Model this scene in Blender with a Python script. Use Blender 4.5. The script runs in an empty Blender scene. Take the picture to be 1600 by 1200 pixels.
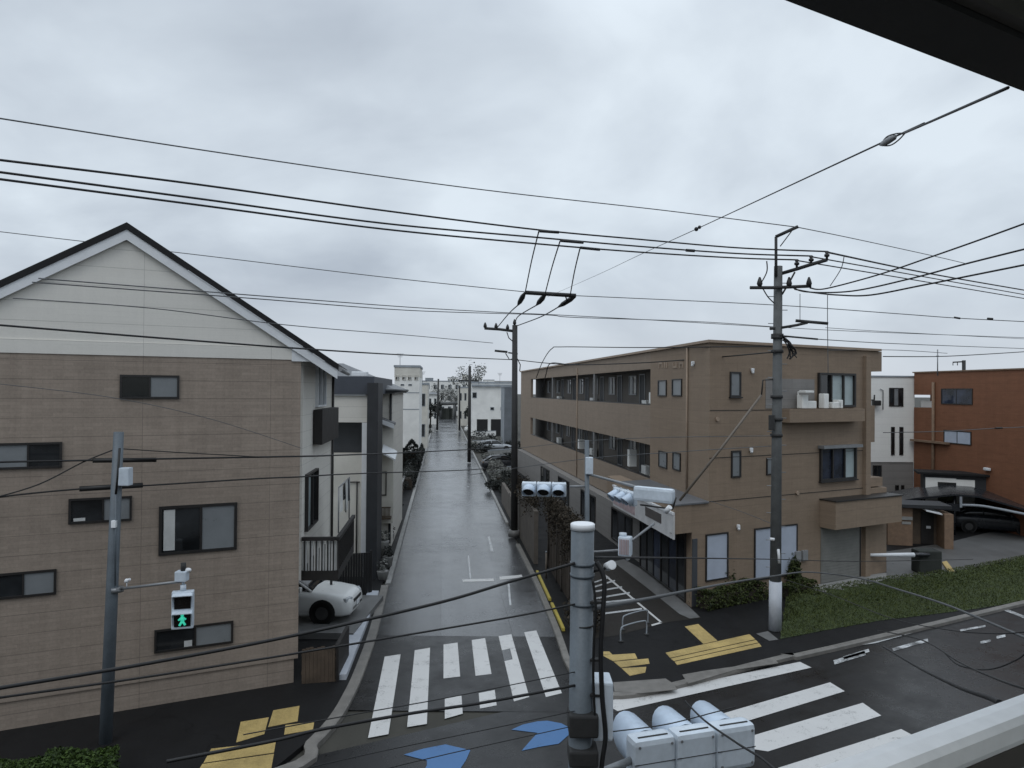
import bpy, bmesh, math, random
from mathutils import Vector, Matrix
random.seed(7)
S = bpy.context.scene
COL = S.collection
F, H = 1150.0, 8.0
PITCH, ROLL = math.radians(0.5), 0.008
_f = Vector((0, math.cos(PITCH), math.sin(PITCH)))
_u0 = Vector((0, -math.sin(PITCH), math.cos(PITCH)))
_r0 = Vector((1, 0, 0))
CR = (_r0*math.cos(ROLL) + _u0*math.sin(ROLL)).normalized()
CU = (_u0*math.cos(ROLL) - _r0*math.sin(ROLL)).normalized()
CAM = Vector((0, 0, H))

def ray(px, py):
    return _f + CR*((px-800)/F) + CU*((600-py)/F)
def P(px, py, Y):                      # point seen at a pixel at depth Y
    d = ray(px, py); return CAM + d*(Y/d.y)
def G(px, py, z=0.0):                  # point on a level plane
    d = ray(px, py); return CAM + d*((z-H)/d.z)
TH = math.radians(29.1)
U = Vector((math.cos(TH), math.sin(TH), 0)); N = Vector((-math.sin(TH), math.cos(TH), 0))
WS = Vector((-0.094, 1, 0)).normalized()          # the side street
def SN(s, n, z=0): return U*s + N*n + Vector((0, 0, z))
ZV = Vector((0, 0, 1))

# ---------------------------------------------------------------- mesh builder
class MB:
    def __init__(s): s.v = []; s.f = []; s.sm = []
    def add(s, vs, fs, smooth=False):
        b = len(s.v); s.v += [tuple(v) for v in vs]
        s.f += [tuple(i+b for i in f) for f in fs]; s.sm += [smooth]*len(fs); return s
    def obox(s, o, a, b, c):
        o, a, b, c = Vector(o), Vector(a), Vector(b), Vector(c)
        vs = [o, o+a, o+a+b, o+b, o+c, o+a+c, o+a+b+c, o+b+c]
        fs = [(0,3,2,1), (4,5,6,7), (0,1,5,4), (1,2,6,5), (2,3,7,6), (3,0,4,7)]
        if a.cross(b).dot(c) < 0: fs = [f[::-1] for f in fs]
        return s.add(vs, fs)
    def box(s, c, sz, rz=0):
        m = Matrix.Rotation(rz, 3, 'Z'); c = Vector(c)
        a, b, d = m@Vector((sz[0],0,0)), m@Vector((0,sz[1],0)), Vector((0,0,sz[2]))
        return s.obox(c-a/2-b/2-d/2, a, b, d)
    def bevbox(s, c, sz, bev, ax=None):
        """box with all edges chamfered; ax = 3 unit axes"""
        X, Y, Z = ax or (Vector((1,0,0)), Vector((0,1,0)), Vector((0,0,1)))
        bm = bmesh.new(); bmesh.ops.create_cube(bm, size=1)
        for v in bm.verts: v.co = Vector((v.co.x*sz[0], v.co.y*sz[1], v.co.z*sz[2]))
        bmesh.ops.bevel(bm, geom=bm.edges[:], offset=bev, segments=2, affect='EDGES', profile=0.6)
        c = Vector(c); s.add([c+X*v.co.x+Y*v.co.y+Z*v.co.z for v in bm.verts], [[v.index for v in f.verts] for f in (bm.verts.index_update() or bm.faces)])
        bm.free(); return s
    def prism(s, poly, z0, z1):
        n = len(poly); A = sum(poly[i][0]*poly[(i+1)%n][1]-poly[(i+1)%n][0]*poly[i][1] for i in range(n))
        if A < 0: poly = poly[::-1]
        vs = [(p[0],p[1],z0) for p in poly]+[(p[0],p[1],z1) for p in poly]
        fs = [tuple(range(n))[::-1], tuple(range(n,2*n))]+[(i,(i+1)%n,(i+1)%n+n,i+n) for i in range(n)]
        return s.add(vs, fs)
    def slab(s, pts, d):               # planar polygon pushed along vector d
        n = len(pts); pts = [Vector(p) for p in pts]; d = Vector(d)
        nm = Vector((0,0,0))
        for i in range(n): nm += pts[i].cross(pts[(i+1)%n])
        if nm.dot(d) > 0: pts = pts[::-1]
        vs = pts+[p+d for p in pts]
        fs = [tuple(range(n)), tuple(range(n,2*n))[::-1]]+[(i,i+n,(i+1)%n+n,(i+1)%n) for i in range(n)]
        return s.add(vs, fs)
    def sheet(s, pts, z):
        n = len(pts); A = sum(pts[i][0]*pts[(i+1)%n][1]-pts[(i+1)%n][0]*pts[i][1] for i in range(n))
        if A < 0: pts = pts[::-1]
        return s.add([(p[0],p[1],z) for p in pts], [tuple(range(n))])
    def tube(s, path, r, n=8, cap=True, smooth=True):
        path = [Vector(p) for p in path]; m = len(path)
        rs = r if isinstance(r, (list, tuple)) else [r]*m
        vs = []; prev = None
        for i, p in enumerate(path):
            t = (path[min(i+1,m-1)]-path[max(i-1,0)]).normalized()
            if prev is None:
                a = t.cross(ZV if abs(t.z) < .9 else Vector((1,0,0))).normalized()
            else:
                a = (prev - t*prev.dot(t)).normalized()
            prev = a; b = t.cross(a)
            for k in range(n):
                an = 2*math.pi*k/n; vs.append(p+(a*math.cos(an)+b*math.sin(an))*rs[i])
        fs = [(i*n+k, i*n+(k+1)%n, (i+1)*n+(k+1)%n, (i+1)*n+k) for i in range(m-1) for k in range(n)]
        s.add(vs, fs, smooth)
        if cap:
            b = len(s.v)-m*n; s.f += [tuple(b+k for k in range(n))[::-1], tuple(b+(m-1)*n+k for k in range(n))]; s.sm += [False]*2
        return s
    def ball(s, c, r, sx=1, sy=1, sz=1, nu=10, nv=7):
        vs = [Vector(c)+Vector((0,0,-r*sz))]
        for j in range(1,nv):
            ph = -math.pi/2+math.pi*j/nv
            for i in range(nu):
                th = 2*math.pi*i/nu; vs.append(Vector(c)+Vector((math.cos(ph)*math.cos(th)*r*sx, math.cos(ph)*math.sin(th)*r*sy, math.sin(ph)*r*sz)))
        vs.append(Vector(c)+Vector((0,0,r*sz)))
        fs = [(0,1+(i+1)%nu,1+i) for i in range(nu)]
        for j in range(nv-2):
            for i in range(nu): a=1+j*nu; fs.append((a+i,a+(i+1)%nu,a+nu+(i+1)%nu,a+nu+i))
        L = len(vs)-1; a = 1+(nv-2)*nu
        fs += [(a+i,a+(i+1)%nu,L) for i in range(nu)]
        return s.add(vs, fs, True)
    def leaves(s, c, rad, n, size, rnd, shell=.35, squash=1.0):
        c = Vector(c)
        for _ in range(n):
            d = Vector((rnd.gauss(0,1), rnd.gauss(0,1), rnd.gauss(0,1))).normalized()
            k = (shell+(1-shell)*rnd.random())**.6
            p = c+Vector((d.x*rad[0]*k, d.y*rad[1]*k, d.z*rad[2]*k))
            s.leaf(p, size*(.6+.8*rnd.random()), rnd)
        return s
    def leaf(s, p, z, rnd):
        a = Vector((rnd.gauss(0,1), rnd.gauss(0,1), rnd.gauss(0,.7))).normalized()
        b = a.cross(Vector((rnd.gauss(0,1), rnd.gauss(0,1), rnd.gauss(0,1)))).normalized()
        s.add([p-a*z*.5, p+b*z*.28, p+a*z*.5, p-b*z*.28], [(0,1,2,3)])
    def build(s, name, mat, parent=None, local=False):
        me = bpy.data.meshes.new(name); me.from_pydata(s.v, [], s.f); me.update()
        me.polygons.foreach_set('use_smooth', s.sm)
        me.materials.append(mat if not isinstance(mat, str) else M[mat])
        o = bpy.data.objects.new(name, me); COL.objects.link(o)
        if parent:
            o.parent = parent
            if not local and parent.type == 'EMPTY': o.matrix_parent_inverse = Matrix.Translation(-parent.location)
        return o

def tag(o, label=None, cat=None, group=None, kind=None):
    if label: o['label'] = label
    if cat: o['category'] = cat
    if group: o['group'] = group
    if kind: o['kind'] = kind
    return o
def thing(name, loc, label, cat, group=None, rz=0):
    o = bpy.data.objects.new(name, None); COL.objects.link(o)
    o.empty_display_size = .2; o.location = Vector(loc); o.rotation_euler = (0,0,rz)
    return tag(o, label, cat, group)
def copy_tree(o, parent=None):
    c = o.copy(); COL.objects.link(c)
    if parent: c.parent = parent
    for ch in list(o.children): copy_tree(ch, c)
    return c
def smooth_path(pts, k=8):
    pts = [Vector(p) for p in pts]; out = []
    if len(pts) == 2:
        return [pts[0].lerp(pts[1], i/k) for i in range(k+1)]
    for i in range(len(pts)-1):
        p0, p1, p2, p3 = pts[max(i-1,0)], pts[i], pts[i+1], pts[min(i+2,len(pts)-1)]
        for j in range(k):
            t = j/k
            out.append(.5*((2*p1)+(p2-p0)*t+(2*p0-5*p1+4*p2-p3)*t*t+(3*p1-p0-3*p2+p3)*t**3))
    return out+[pts[-1]]

class Plane:                            # a vertical facade plane
    def __init__(s, o, d, out):
        s.o = Vector((o[0],o[1],0)); s.d = Vector((d[0],d[1],0)).normalized()
        n = Vector((-s.d.y, s.d.x, 0)); s.n = n if n.dot(Vector((out[0],out[1],0))) > 0 else -n
    def hit(s, px, py):
        r = ray(px, py); t = (s.o-CAM).dot(s.n)/r.dot(s.n); p = CAM+r*t
        return (p-s.o).dot(s.d), p.z
    def pt(s, a, z, d=0): return s.o+s.d*a+s.n*d+ZV*z
    def rect(s, x0, y0, x1, y1):        # pixel rectangle measured at its middle lines
        xm, ym = (x0+x1)/2, (y0+y1)/2
        s0 = s.hit(x0, ym)[0]; s1 = s.hit(x1, ym)[0]
        return min(s0,s1), max(s0,s1), s.hit(xm, y1)[1], s.hit(xm, y0)[1]
    def slab(s, mb, a0, a1, z0, z1, d0, d1):
        return mb.obox(s.pt(a0,z0,d0), s.d*(a1-a0), s.n*(d1-d0), ZV*(z1-z0))

# ---------------------------------------------------------------- materials
M = {}
class NT:
    def __init__(s, m):
        s.t = m.node_tree; s.t.nodes.clear()
    def n(s, typ, **kw):
        x = s.t.nodes.new(typ)
        for k, v in kw.items():
            if k.startswith('i_'):
                key = k[2:]; x.inputs[int(key) if key.isdigit() else key.replace('_',' ')].default_value = v
            else: setattr(x, k, v)
        return x
    def l(s, a, b): s.t.links.new(a, b)
    def math(s, op, a, b=None, c=None, clamp=False):
        x = s.n('ShaderNodeMath', operation=op, use_clamp=clamp)
        for i, q in enumerate((a, b, c)):
            if q is None: continue
            if isinstance(q, (int, float)): x.inputs[i].default_value = q
            else: s.l(q, x.inputs[i])
        return x.outputs[0]
    def mix(s, fac, a, b, blend='MIX'):
        x = s.n('ShaderNodeMix', data_type='RGBA', blend_type=blend)
        for i, q in ((0, fac), (6, a), (7, b)):
            if isinstance(q, (int, float)): x.inputs[i].default_value = q
            elif isinstance(q, (tuple, list)): x.inputs[i].default_value = (q[0], q[1], q[2], 1)
            else: s.l(q, x.inputs[i])
        return x.outputs[2]
    def noise(s, scale, detail=4, rough=.55, vec=None):
        x = s.n('ShaderNodeTexNoise'); x.inputs['Scale'].default_value = scale
        x.inputs['Detail'].default_value = detail; x.inputs['Roughness'].default_value = rough
        if vec is not None: s.l(vec, x.inputs['Vector'])
        return x.outputs['Fac']
    def ramp(s, fac, stops):
        x = s.n('ShaderNodeValToRGB'); e = x.color_ramp.elements
        while len(e) < len(stops): e.new(.5)
        for i, (p, c) in enumerate(stops):
            e[i].position = p; e[i].color = (c, c, c, 1) if isinstance(c, (int, float)) else (*c, 1)
        s.l(fac, x.inputs[0]); return x.outputs[0]
def newmat(name):
    m = bpy.data.materials.new(name); m.use_nodes = True; M[name] = m; return m, NT(m)
def finish(nt, color, rough, bump=None, bstr=.3, bdist=.01, spec=.5, metal=0, emit=None):
    b = nt.n('ShaderNodeBsdfPrincipled'); o = nt.n('ShaderNodeOutputMaterial')
    for key, val in (('Base Color', color), ('Roughness', rough)):
        if isinstance(val, (int, float)): b.inputs[key].default_value = val
        elif isinstance(val, tuple): b.inputs[key].default_value = (*val, 1)
        else: nt.l(val, b.inputs[key])
    b.inputs['Specular IOR Level'].default_value = spec; b.inputs['Metallic'].default_value = metal
    if emit: b.inputs['Emission Color'].default_value = (*emit[0], 1); b.inputs['Emission Strength'].default_value = emit[1]
    if bump is not None:
        x = nt.n('ShaderNodeBump'); x.inputs['Strength'].default_value = bstr; x.inputs['Distance'].default_value = bdist
        nt.l(bump, x.inputs['Height']); nt.l(x.outputs[0], b.inputs['Normal'])
    nt.l(b.outputs[0], o.inputs[0]); return b
def glass(name, col):
    m, nt = newmat(name); v = nt.n('ShaderNodeTexCoord').outputs['Object']
    a = nt.noise(.9, 3, .5, v); b = nt.noise(.45, 2, .5, v)
    c = nt.mix(nt.ramp(a, ((.4, 0), (.65, 1))), tuple(q*.45 for q in col), tuple(q*1.6 for q in col))
    finish(nt, c, .06, b, .12, .05, .7); return m
def plain(name, col, rough=.6, var=.25, scale=3, spec=.5, metal=0, bump=0, fine=40, emit=None):
    m, nt = newmat(name)
    v = nt.n('ShaderNodeTexCoord').outputs['Object']
    a = nt.noise(scale, 5, .6, v); b = nt.noise(fine, 3, .6, v)
    k = nt.math('ADD', nt.math('MULTIPLY', a, .7), nt.math('MULTIPLY', b, .3))
    dark = tuple(c*(1-var) for c in col); lite = tuple(min(1, c*(1+var*.6)) for c in col)
    c = nt.mix(nt.ramp(k, ((.3, 0), (.7, 1))), dark, lite)
    r = nt.math('ADD', nt.math('MULTIPLY', a, .2), max(.02, rough-.1))
    finish(nt, c, r, b if bump else None, bump, .01, spec, metal, emit); return m
def siding(name, col, ang, course=.16, panel=1.8, line=.5, brick=True, rough=.75, var=.2, off=0):
    """lapped or brick-look siding: courses in z, joints along the wall direction"""
    m, nt = newmat(name)
    pos = nt.n('ShaderNodeNewGeometry').outputs['Position']
    sp = nt.n('ShaderNodeSeparateXYZ'); nt.l(pos, sp.inputs[0])
    al = nt.math('ADD', nt.math('MULTIPLY', sp.outputs[0], math.cos(ang)), nt.math('MULTIPLY', sp.outputs[1], math.sin(ang)))
    cb = nt.n('ShaderNodeCombineXYZ'); nt.l(al, cb.inputs[0]); nt.l(nt.math('ADD', sp.outputs[2], off), cb.inputs[1]); nt.l(nt.math('MULTIPLY', al, .01), cb.inputs[2])
    bt = nt.n('ShaderNodeTexBrick'); nt.l(cb.outputs[0], bt.inputs['Vector'])
    bt.inputs['Scale'].default_value = 1; bt.inputs['Brick Width'].default_value = .42 if brick else panel; bt.inputs['Row Height'].default_value = course
    bt.inputs['Mortar Size'].default_value = .006; bt.inputs['Mortar Smooth'].default_value = .2; bt.inputs['Bias'].default_value = 0
    bt.inputs['Color1'].default_value = (.40,.40,.40,1); bt.inputs['Color2'].default_value = (.66,.66,.66,1); bt.inputs['Mortar'].default_value = (.36,.36,.36,1)
    # wide panel joints
    zz = nt.math('FRACT', nt.math('DIVIDE', nt.math('ADD', sp.outputs[2], off+.02), .455))
    pj = nt.math('LESS_THAN', zz, .03)
    xx = nt.math('LESS_THAN', nt.math('FRACT', nt.math('DIVIDE', al, 3.03)), .004)
    jn = nt.math('MAXIMUM', pj, xx)
    mp = nt.n('ShaderNodeMapping'); nt.l(cb.outputs[0], mp.inputs[0]); mp.inputs['Scale'].default_value = (.5, 3, 1)
    streak = nt.noise(1.2, 5, .65, mp.outputs[0])
    fine = nt.noise(17, 4, .75, pos); big = nt.noise(.35, 4, .6, pos)
    mv = nt.n('ShaderNodeMapping'); nt.l(cb.outputs[0], mv.inputs[0]); mv.inputs['Scale'].default_value = (2.6, .16, 1)
    runs = nt.noise(1.3, 5, .7, mv.outputs[0])
    k = nt.math('ADD', nt.math('MULTIPLY', bt.outputs['Color'], .36), nt.math('ADD', nt.math('MULTIPLY', streak, .13), nt.math('ADD', nt.math('MULTIPLY', fine, .32), nt.math('ADD', nt.math('MULTIPLY', big, .22), nt.math('MULTIPLY', runs, .3)))))
    dark = tuple(c*(1-var) for c in col); lite = tuple(c*(1+var*.7) for c in col)
    c = nt.mix(nt.ramp(k, ((.42, 0), (.78, 1))), dark, lite)
    c = nt.mix(nt.math('MULTIPLY', jn, line), c, tuple(q*.35 for q in col))
    hgt = nt.math('SUBTRACT', nt.math('ADD', nt.math('MULTIPLY', bt.outputs['Color'], .6), nt.math('MULTIPLY', fine, .3)), nt.math('MULTIPLY', jn, .6))
    finish(nt, c, rough, hgt, .45, .012, .3); return m
def asphalt(name, col, rmin, rmax, var=.4, patch=True, spec=.5, ang=math.atan2(1, -.094)):
    m, nt = newmat(name)
    pos = nt.n('ShaderNodeNewGeometry').outputs['Position']
    mp = nt.n('ShaderNodeMapping'); nt.l(pos, mp.inputs[0]); mp.inputs['Rotation'].default_value = (0, 0, -ang)
    big = nt.noise(.18, 5, .6, pos); mid = nt.noise(1.1, 5, .65, mp.outputs[0]); fine = nt.noise(55, 2, .7, pos)
    stretch = nt.n('ShaderNodeMapping'); nt.l(mp.outputs[0], stretch.inputs[0]); stretch.inputs['Scale'].default_value = (.12, 1.6, 1)
    trk = nt.noise(1.0, 3, .5, stretch.outputs[0])
    k = nt.math('ADD', nt.math('MULTIPLY', big, .4), nt.math('ADD', nt.math('MULTIPLY', mid, .25), nt.math('ADD', nt.math('MULTIPLY', trk, .25), nt.math('MULTIPLY', fine, .15))))
    if patch:
        bt = nt.n('ShaderNodeTexBrick'); nt.l(mp.outputs[0], bt.inputs['Vector']); bt.inputs['Scale'].default_value = 1
        bt.inputs['Brick Width'].default_value = 6.3; bt.inputs['Row Height'].default_value = 2.35; bt.inputs['Mortar Size'].default_value = .02
        bt.offset = .37; bt.squash = 1.7; bt.squash_frequency = 3
        bt.inputs['Color1'].default_value = (.2,.2,.2,1); bt.inputs['Color2'].default_value = (.8,.8,.8,1); bt.inputs['Mortar'].default_value = (0,0,0,1)
        k = nt.math('ADD', nt.math('MULTIPLY', k, .78), nt.math('MULTIPLY', bt.outputs['Color'], .22))
    f = nt.ramp(k, ((.33, 0), (.68, 1)))
    c = nt.mix(f, tuple(q*(1-var) for q in col), tuple(q*(1+var) for q in col))
    vo = nt.n('ShaderNodeTexVoronoi', feature='DISTANCE_TO_EDGE'); vo.inputs['Scale'].default_value = .28
    wv = nt.n('ShaderNodeVectorMath', operation='MULTIPLY_ADD'); nz = nt.n('ShaderNodeTexNoise'); nz.inputs['Scale'].default_value = 1.4; nt.l(pos, nz.inputs['Vector']); nt.l(nz.outputs['Color'], wv.inputs[0]); wv.inputs[1].default_value = (1.6,1.6,1.6); nt.l(pos, wv.inputs[2]); nt.l(wv.outputs[0], vo.inputs['Vector'])
    crk = nt.math('MULTIPLY', nt.math('LESS_THAN', vo.outputs['Distance'], .006), nt.ramp(big, ((.45,0),(.6,1))))
    c = nt.mix(nt.math('MULTIPLY', crk, .7), c, tuple(q*.25 for q in col))
    wet = nt.ramp(nt.math('ADD', nt.math('MULTIPLY', mid, .5), nt.math('MULTIPLY', big, .5)), ((.36, 0), (.62, 1)))
    r = nt.math('ADD', nt.math('MULTIPLY', wet, rmax-rmin), rmin)
    finish(nt, c, r, fine, .25, .01, spec); return m
def foliage(name, c0, c1, rough=.6):
    m, nt = newmat(name)
    g = nt.n('ShaderNodeNewGeometry')
    k = nt.math('ADD', nt.math('MULTIPLY', g.outputs['Random Per Island'], .6), nt.math('MULTIPLY', nt.noise(1.3, 3, .6, g.outputs['Position']), .5))
    c = nt.mix(nt.ramp(k, ((.25, 0), (.8, 1))), c0, c1)
    finish(nt, c, rough, spec=.25); return m
def paint(name, col, wear=.5):
    m, nt = newmat(name)
    pos = nt.n('ShaderNodeNewGeometry').outputs['Position']
    a = nt.noise(2.2, 6, .7, pos); b = nt.noise(30, 3, .7, pos)
    k = nt.math('ADD', nt.math('MULTIPLY', a, .6), nt.math('MULTIPLY', b, .4))
    w = nt.ramp(k, ((wear-.12, 0), (wear+.02, 1)))
    c = nt.mix(w, (.05, .05, .05), tuple(q*.95 for q in col))
    c = nt.mix(nt.math('MULTIPLY', nt.noise(.9, 4, .6, pos), .35), c, tuple(q*.6 for q in col))
    finish(nt, c, .5, b, .2, .005, .25); return m
# ---------------------------------------------------------------- palette
BR = math.atan2(U.y, U.x)
siding('brown_siding', (.282,.233,.192), 0.465, .085, brick=True, var=.34, line=.5)
siding('cream_siding', (.70,.68,.63), 0.465, .12, 1.8, line=.4, brick=False, var=.08)
siding('cream_plaster', (.66,.64,.59), 1.66, .3, 1.8, line=.35, brick=False, var=.12)
siding('tan_tile', (.245,.186,.136), BR, .11, brick=True, var=.2, line=.22)
siding('tan_tile_side', (.26,.205,.158), 1.71, .11, brick=True, var=.2, line=.22)
siding('rust_tile', (.20,.088,.048), 1.71, .12, brick=True, var=.25, line=.35)
siding('white_siding', (.78,.78,.75), BR, .2, 1.8, line=.2, brick=False, var=.08)
siding('grey_siding', (.22,.21,.20), BR, .15, 1.8, line=.4, brick=False, var=.2)
plain('white_trim', (.74,.76,.78), .5, .1)
plain('roof_dark', (.016,.016,.017), .65, .4, 6, spec=.25, bump=.4)
plain('roof_grey', (.14,.145,.155), .5, .3, 5, bump=.4)
plain('bronze', (.022,.02,.019), .45, .3)
glass('glass_dark', (.018,.02,.022))
glass('glass_blue', (.03,.038,.06))
plain('glass_frost', (.21,.225,.235), .3, .15, 2)
plain('glass_pale', (.38,.45,.46), .3, .18, 2)
plain('blind_white', (.44,.49,.58), .5, .12, 2)
plain('navy_panel', (.06,.068,.085), .55, .2)
plain('fin_dark', (.028,.03,.034), .6, .35, 2)
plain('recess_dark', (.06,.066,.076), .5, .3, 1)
plain('pole_grey', (.125,.15,.172), .5, .35, 2)
plain('pole_concrete', (.10,.105,.105), .75, .35, 3)
plain('pole_dark', (.03,.03,.03), .7, .4, 3)
plain('steel_grey', (.25,.26,.27), .4, .25, 4, metal=.3)
plain('signal_white', (.60,.67,.74), .38, .22, 2.2, fine=14)
plain('signal_hood', (.56,.66,.78), .35, .2, 2.2, fine=14)
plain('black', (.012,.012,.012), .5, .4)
plain('wire_black', (.012,.012,.013), .6, .3)
plain('wire_grey', (.10,.105,.11), .6, .3)
plain('lens_off', (.01,.008,.008), .25, .3)
plain('lamp_green', (.02,.3,.22), .4, .1, emit=((.06,.75,.5), .55))
plain('concrete', (.30,.30,.29), .8, .3, 2, bump=.5)
plain('concrete_wet', (.16,.16,.158), .45, .35, 2, bump=.4)
plain('kerb_stone', (.19,.18,.165), .55, .35, 3, bump=.4)
plain('kerb_white', (.52,.55,.60), .5, .2, 2)
plain('tactile_yellow', (.46,.34,.13), .6, .4, 1.2, fine=14, bump=.4)
plain('guard_yellow', (.45,.36,.07), .5, .2)
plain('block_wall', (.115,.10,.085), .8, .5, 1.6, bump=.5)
plain('brown_wood', (.09,.065,.045), .7, .5, 2)
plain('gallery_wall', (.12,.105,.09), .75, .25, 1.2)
plain('fence_board', (.052,.040,.030), .85, .5, 1.6, bump=.5)
plain('dark_wood', (.016,.014,.013), .6, .5, 3)
plain('brick_brown', (.22,.145,.095), .75, .3, 5, bump=.5)
plain('soil', (.045,.035,.026), .9, .4, 3, bump=.6)
plain('car_white', (.70,.71,.70), .3, .05, 2, spec=.6)
plain('car_silver', (.40,.42,.44), .3, .08, 2, metal=.4)
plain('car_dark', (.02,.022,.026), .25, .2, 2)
plain('tyre', (.012,.012,.012), .8, .3)
plain('rim_grey', (.09,.09,.09), .4, .3, metal=.5)
plain('lens_clear', (.45,.48,.50), .15, .1)
plain('sign_pink', (.46,.36,.37), .5, .4, 4, fine=9); plain('sign_white', (.60,.60,.60), .5, .25, 2)
plain('sign_dark', (.10,.09,.085), .5, .4, 4, fine=9)
plain('gutter_grey', (.25,.255,.26), .5, .2)
plain('soffit', (.6,.62,.58), .6, .15, 1.5)
plain('frosted_panel', (.30,.35,.34), .35, .15, 2)
plain('rail_white', (.86,.88,.90), .35, .14, 2.5)
plain('rail_brown', (.06,.052,.045), .5, .3)
plain('curtain', (.55,.56,.55), .8, .2, 3)
plain('towel_white', (.66,.66,.64), .9, .2, 4)
plain('bark', (.05,.043,.036), .9, .5, 6, bump=.6)
paint('arrow_blue', (.085,.195,.40), .41)
plain('tan_trim', (.34,.26,.195), .7, .15)
plain('strut_tan', (.17,.145,.12), .6, .25)
plain('far_white', (.82,.82,.79), .8, .16, .8)
plain('far_cream', (.64,.62,.56), .8, .2, .8)
plain('far_grey', (.30,.33,.36), .7, .3, .8)
plain('metal_shutter', (.20,.20,.185), .6, .2, 2)
asphalt('asphalt_side', (.078,.081,.085), .10, .30, .75, spec=.75)
asphalt('asphalt_cross', (.015,.015,.0155), .14, .48, .5, ang=TH, spec=.32)
asphalt('asphalt_walk', (.012,.012,.0125), .5, .68, .4, patch=False, spec=.16)
asphalt('lot_ground', (.026,.023,.020), .5, .7, .4, patch=False, spec=.2)
asphalt('drive_grey', (.10,.10,.098), .45, .6, .3, patch=False)
asphalt('ground_far', (.06,.058,.05), .7, .9, .4, patch=False, spec=.2)
paint('road_white', (.66,.66,.65), .435)
paint('worn_white', (.60,.62,.63), .47); paint('chip_white', (.66,.68,.69), .56)
foliage('hedge_green', (.012,.024,.006), (.06,.10,.022))
foliage('bush_green', (.014,.022,.007), (.06,.075,.022))
foliage('grass_green', (.026,.038,.010), (.085,.105,.028)); plain('turf', (.04,.058,.016), .9, .5, 2, bump=.5)
foliage('dry_brown', (.014,.012,.009), (.058,.047,.034), .85)
foliage('far_leaf', (.07,.075,.068), (.26,.265,.25), .9)
foliage('far_dark', (.012,.014,.013), (.05,.055,.05), .9)

m, nt = newmat('poly_panel')
d_ = nt.n('ShaderNodeBsdfDiffuse'); t_ = nt.n('ShaderNodeBsdfTranslucent'); mx_ = nt.n('ShaderNodeMixShader'); o_ = nt.n('ShaderNodeOutputMaterial')
cc_ = nt.mix(nt.noise(2.5, 4, .6, nt.n('ShaderNodeNewGeometry').outputs['Position']), (.20,.225,.205), (.42,.46,.43))
nt.l(cc_, d_.inputs[0]); nt.l(cc_, t_.inputs[0]); mx_.inputs[0].default_value = .5
nt.l(d_.outputs[0], mx_.inputs[1]); nt.l(t_.outputs[0], mx_.inputs[2]); nt.l(mx_.outputs[0], o_.inputs[0])
# ---------------------------------------------------------------- camera, sky, sun
cd = bpy.data.cameras.new('camera'); co = bpy.data.objects.new('camera', cd); COL.objects.link(co)
cd.sensor_width = 36; cd.lens = F/1600*36; cd.clip_start = .05; cd.clip_end = 4000
co.matrix_world = Matrix.Translation(CAM) @ Matrix((CR, CU, -_f)).transposed().to_4x4()
S.camera = co
ELEV, AZ = math.radians(52), math.radians(200)       # soft sun behind the camera, through cloud
w = bpy.data.worlds.new('World'); S.world = w; w.use_nodes = True
nt = NT(w)
tc = nt.n('ShaderNodeTexCoord'); sp = nt.n('ShaderNodeSeparateXYZ'); nt.l(tc.outputs['Generated'], sp.inputs[0])
zc = nt.math('ADD', nt.math('MAXIMUM', sp.outputs[2], 0), .42)
cb = nt.n('ShaderNodeCombineXYZ'); nt.l(nt.math('DIVIDE', sp.outputs[0], zc), cb.inputs[0]); nt.l(nt.math('DIVIDE', sp.outputs[1], zc), cb.inputs[1])
cb.inputs[2].default_value = 3.7
wp = nt.n('ShaderNodeTexNoise'); wp.inputs['Scale'].default_value = .55; wp.inputs['Detail'].default_value = 3; nt.l(cb.outputs[0], wp.inputs['Vector'])
vm = nt.n('ShaderNodeVectorMath', operation='MULTIPLY_ADD'); nt.l(wp.outputs['Color'], vm.inputs[0]); vm.inputs[1].default_value = (.9,.9,.9); nt.l(cb.outputs[0], vm.inputs[2])
n1 = nt.noise(.95, 6, .54, vm.outputs[0]); n2 = nt.noise(3.6, 5, .5, vm.outputs[0])
k = nt.math('ADD', nt.math('MULTIPLY', n1, .68), nt.math('MULTIPLY', n2, .32))
k = nt.ramp(k, ((.36, 0), (.62, 1)))
cloud = nt.mix(k, (.385,.44,.515), (.765,.85,.925))
hz = nt.ramp(sp.outputs[2], ((0, 0), (.16, 1)))          # thicker even cloud low down
cloud = nt.mix(nt.math('SUBTRACT', 1, nt.math('MULTIPLY', hz, .85), clamp=True), cloud, (.585,.635,.705))
zen = nt.math('ADD', 1.0, nt.math('MULTIPLY', nt.ramp(sp.outputs[2], ((.42, 0), (.95, 1))), .75))
sc_ = nt.n('ShaderNodeVectorMath', operation='SCALE'); nt.l(cloud, sc_.inputs[0]); nt.l(zen, sc_.inputs[3])
sky = nt.n('ShaderNodeTexSky', sky_type='NISHITA'); sky.sun_disc = False; sky.sun_elevation = ELEV; sky.sun_rotation = AZ
b1 = nt.n('ShaderNodeBackground'); nt.l(sky.outputs[0], b1.inputs[0]); b1.inputs[1].default_value = .08
b2 = nt.n('ShaderNodeBackground'); nt.l(sc_.outputs[0], b2.inputs[0]); b2.inputs[1].default_value = 1.06
mx = nt.n('ShaderNodeMixShader'); mx.inputs[0].default_value = .93; nt.l(b1.outputs[0], mx.inputs[1]); nt.l(b2.outputs[0], mx.inputs[2])
wo = nt.n('ShaderNodeOutputWorld'); nt.l(mx.outputs[0], wo.inputs[0])
sl = bpy.data.lights.new('sun', 'SUN'); sl.energy = .5; sl.angle = math.radians(25); sl.color = (1, .97, .93)
so = bpy.data.objects.new('sun', sl); COL.objects.link(so)
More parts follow.
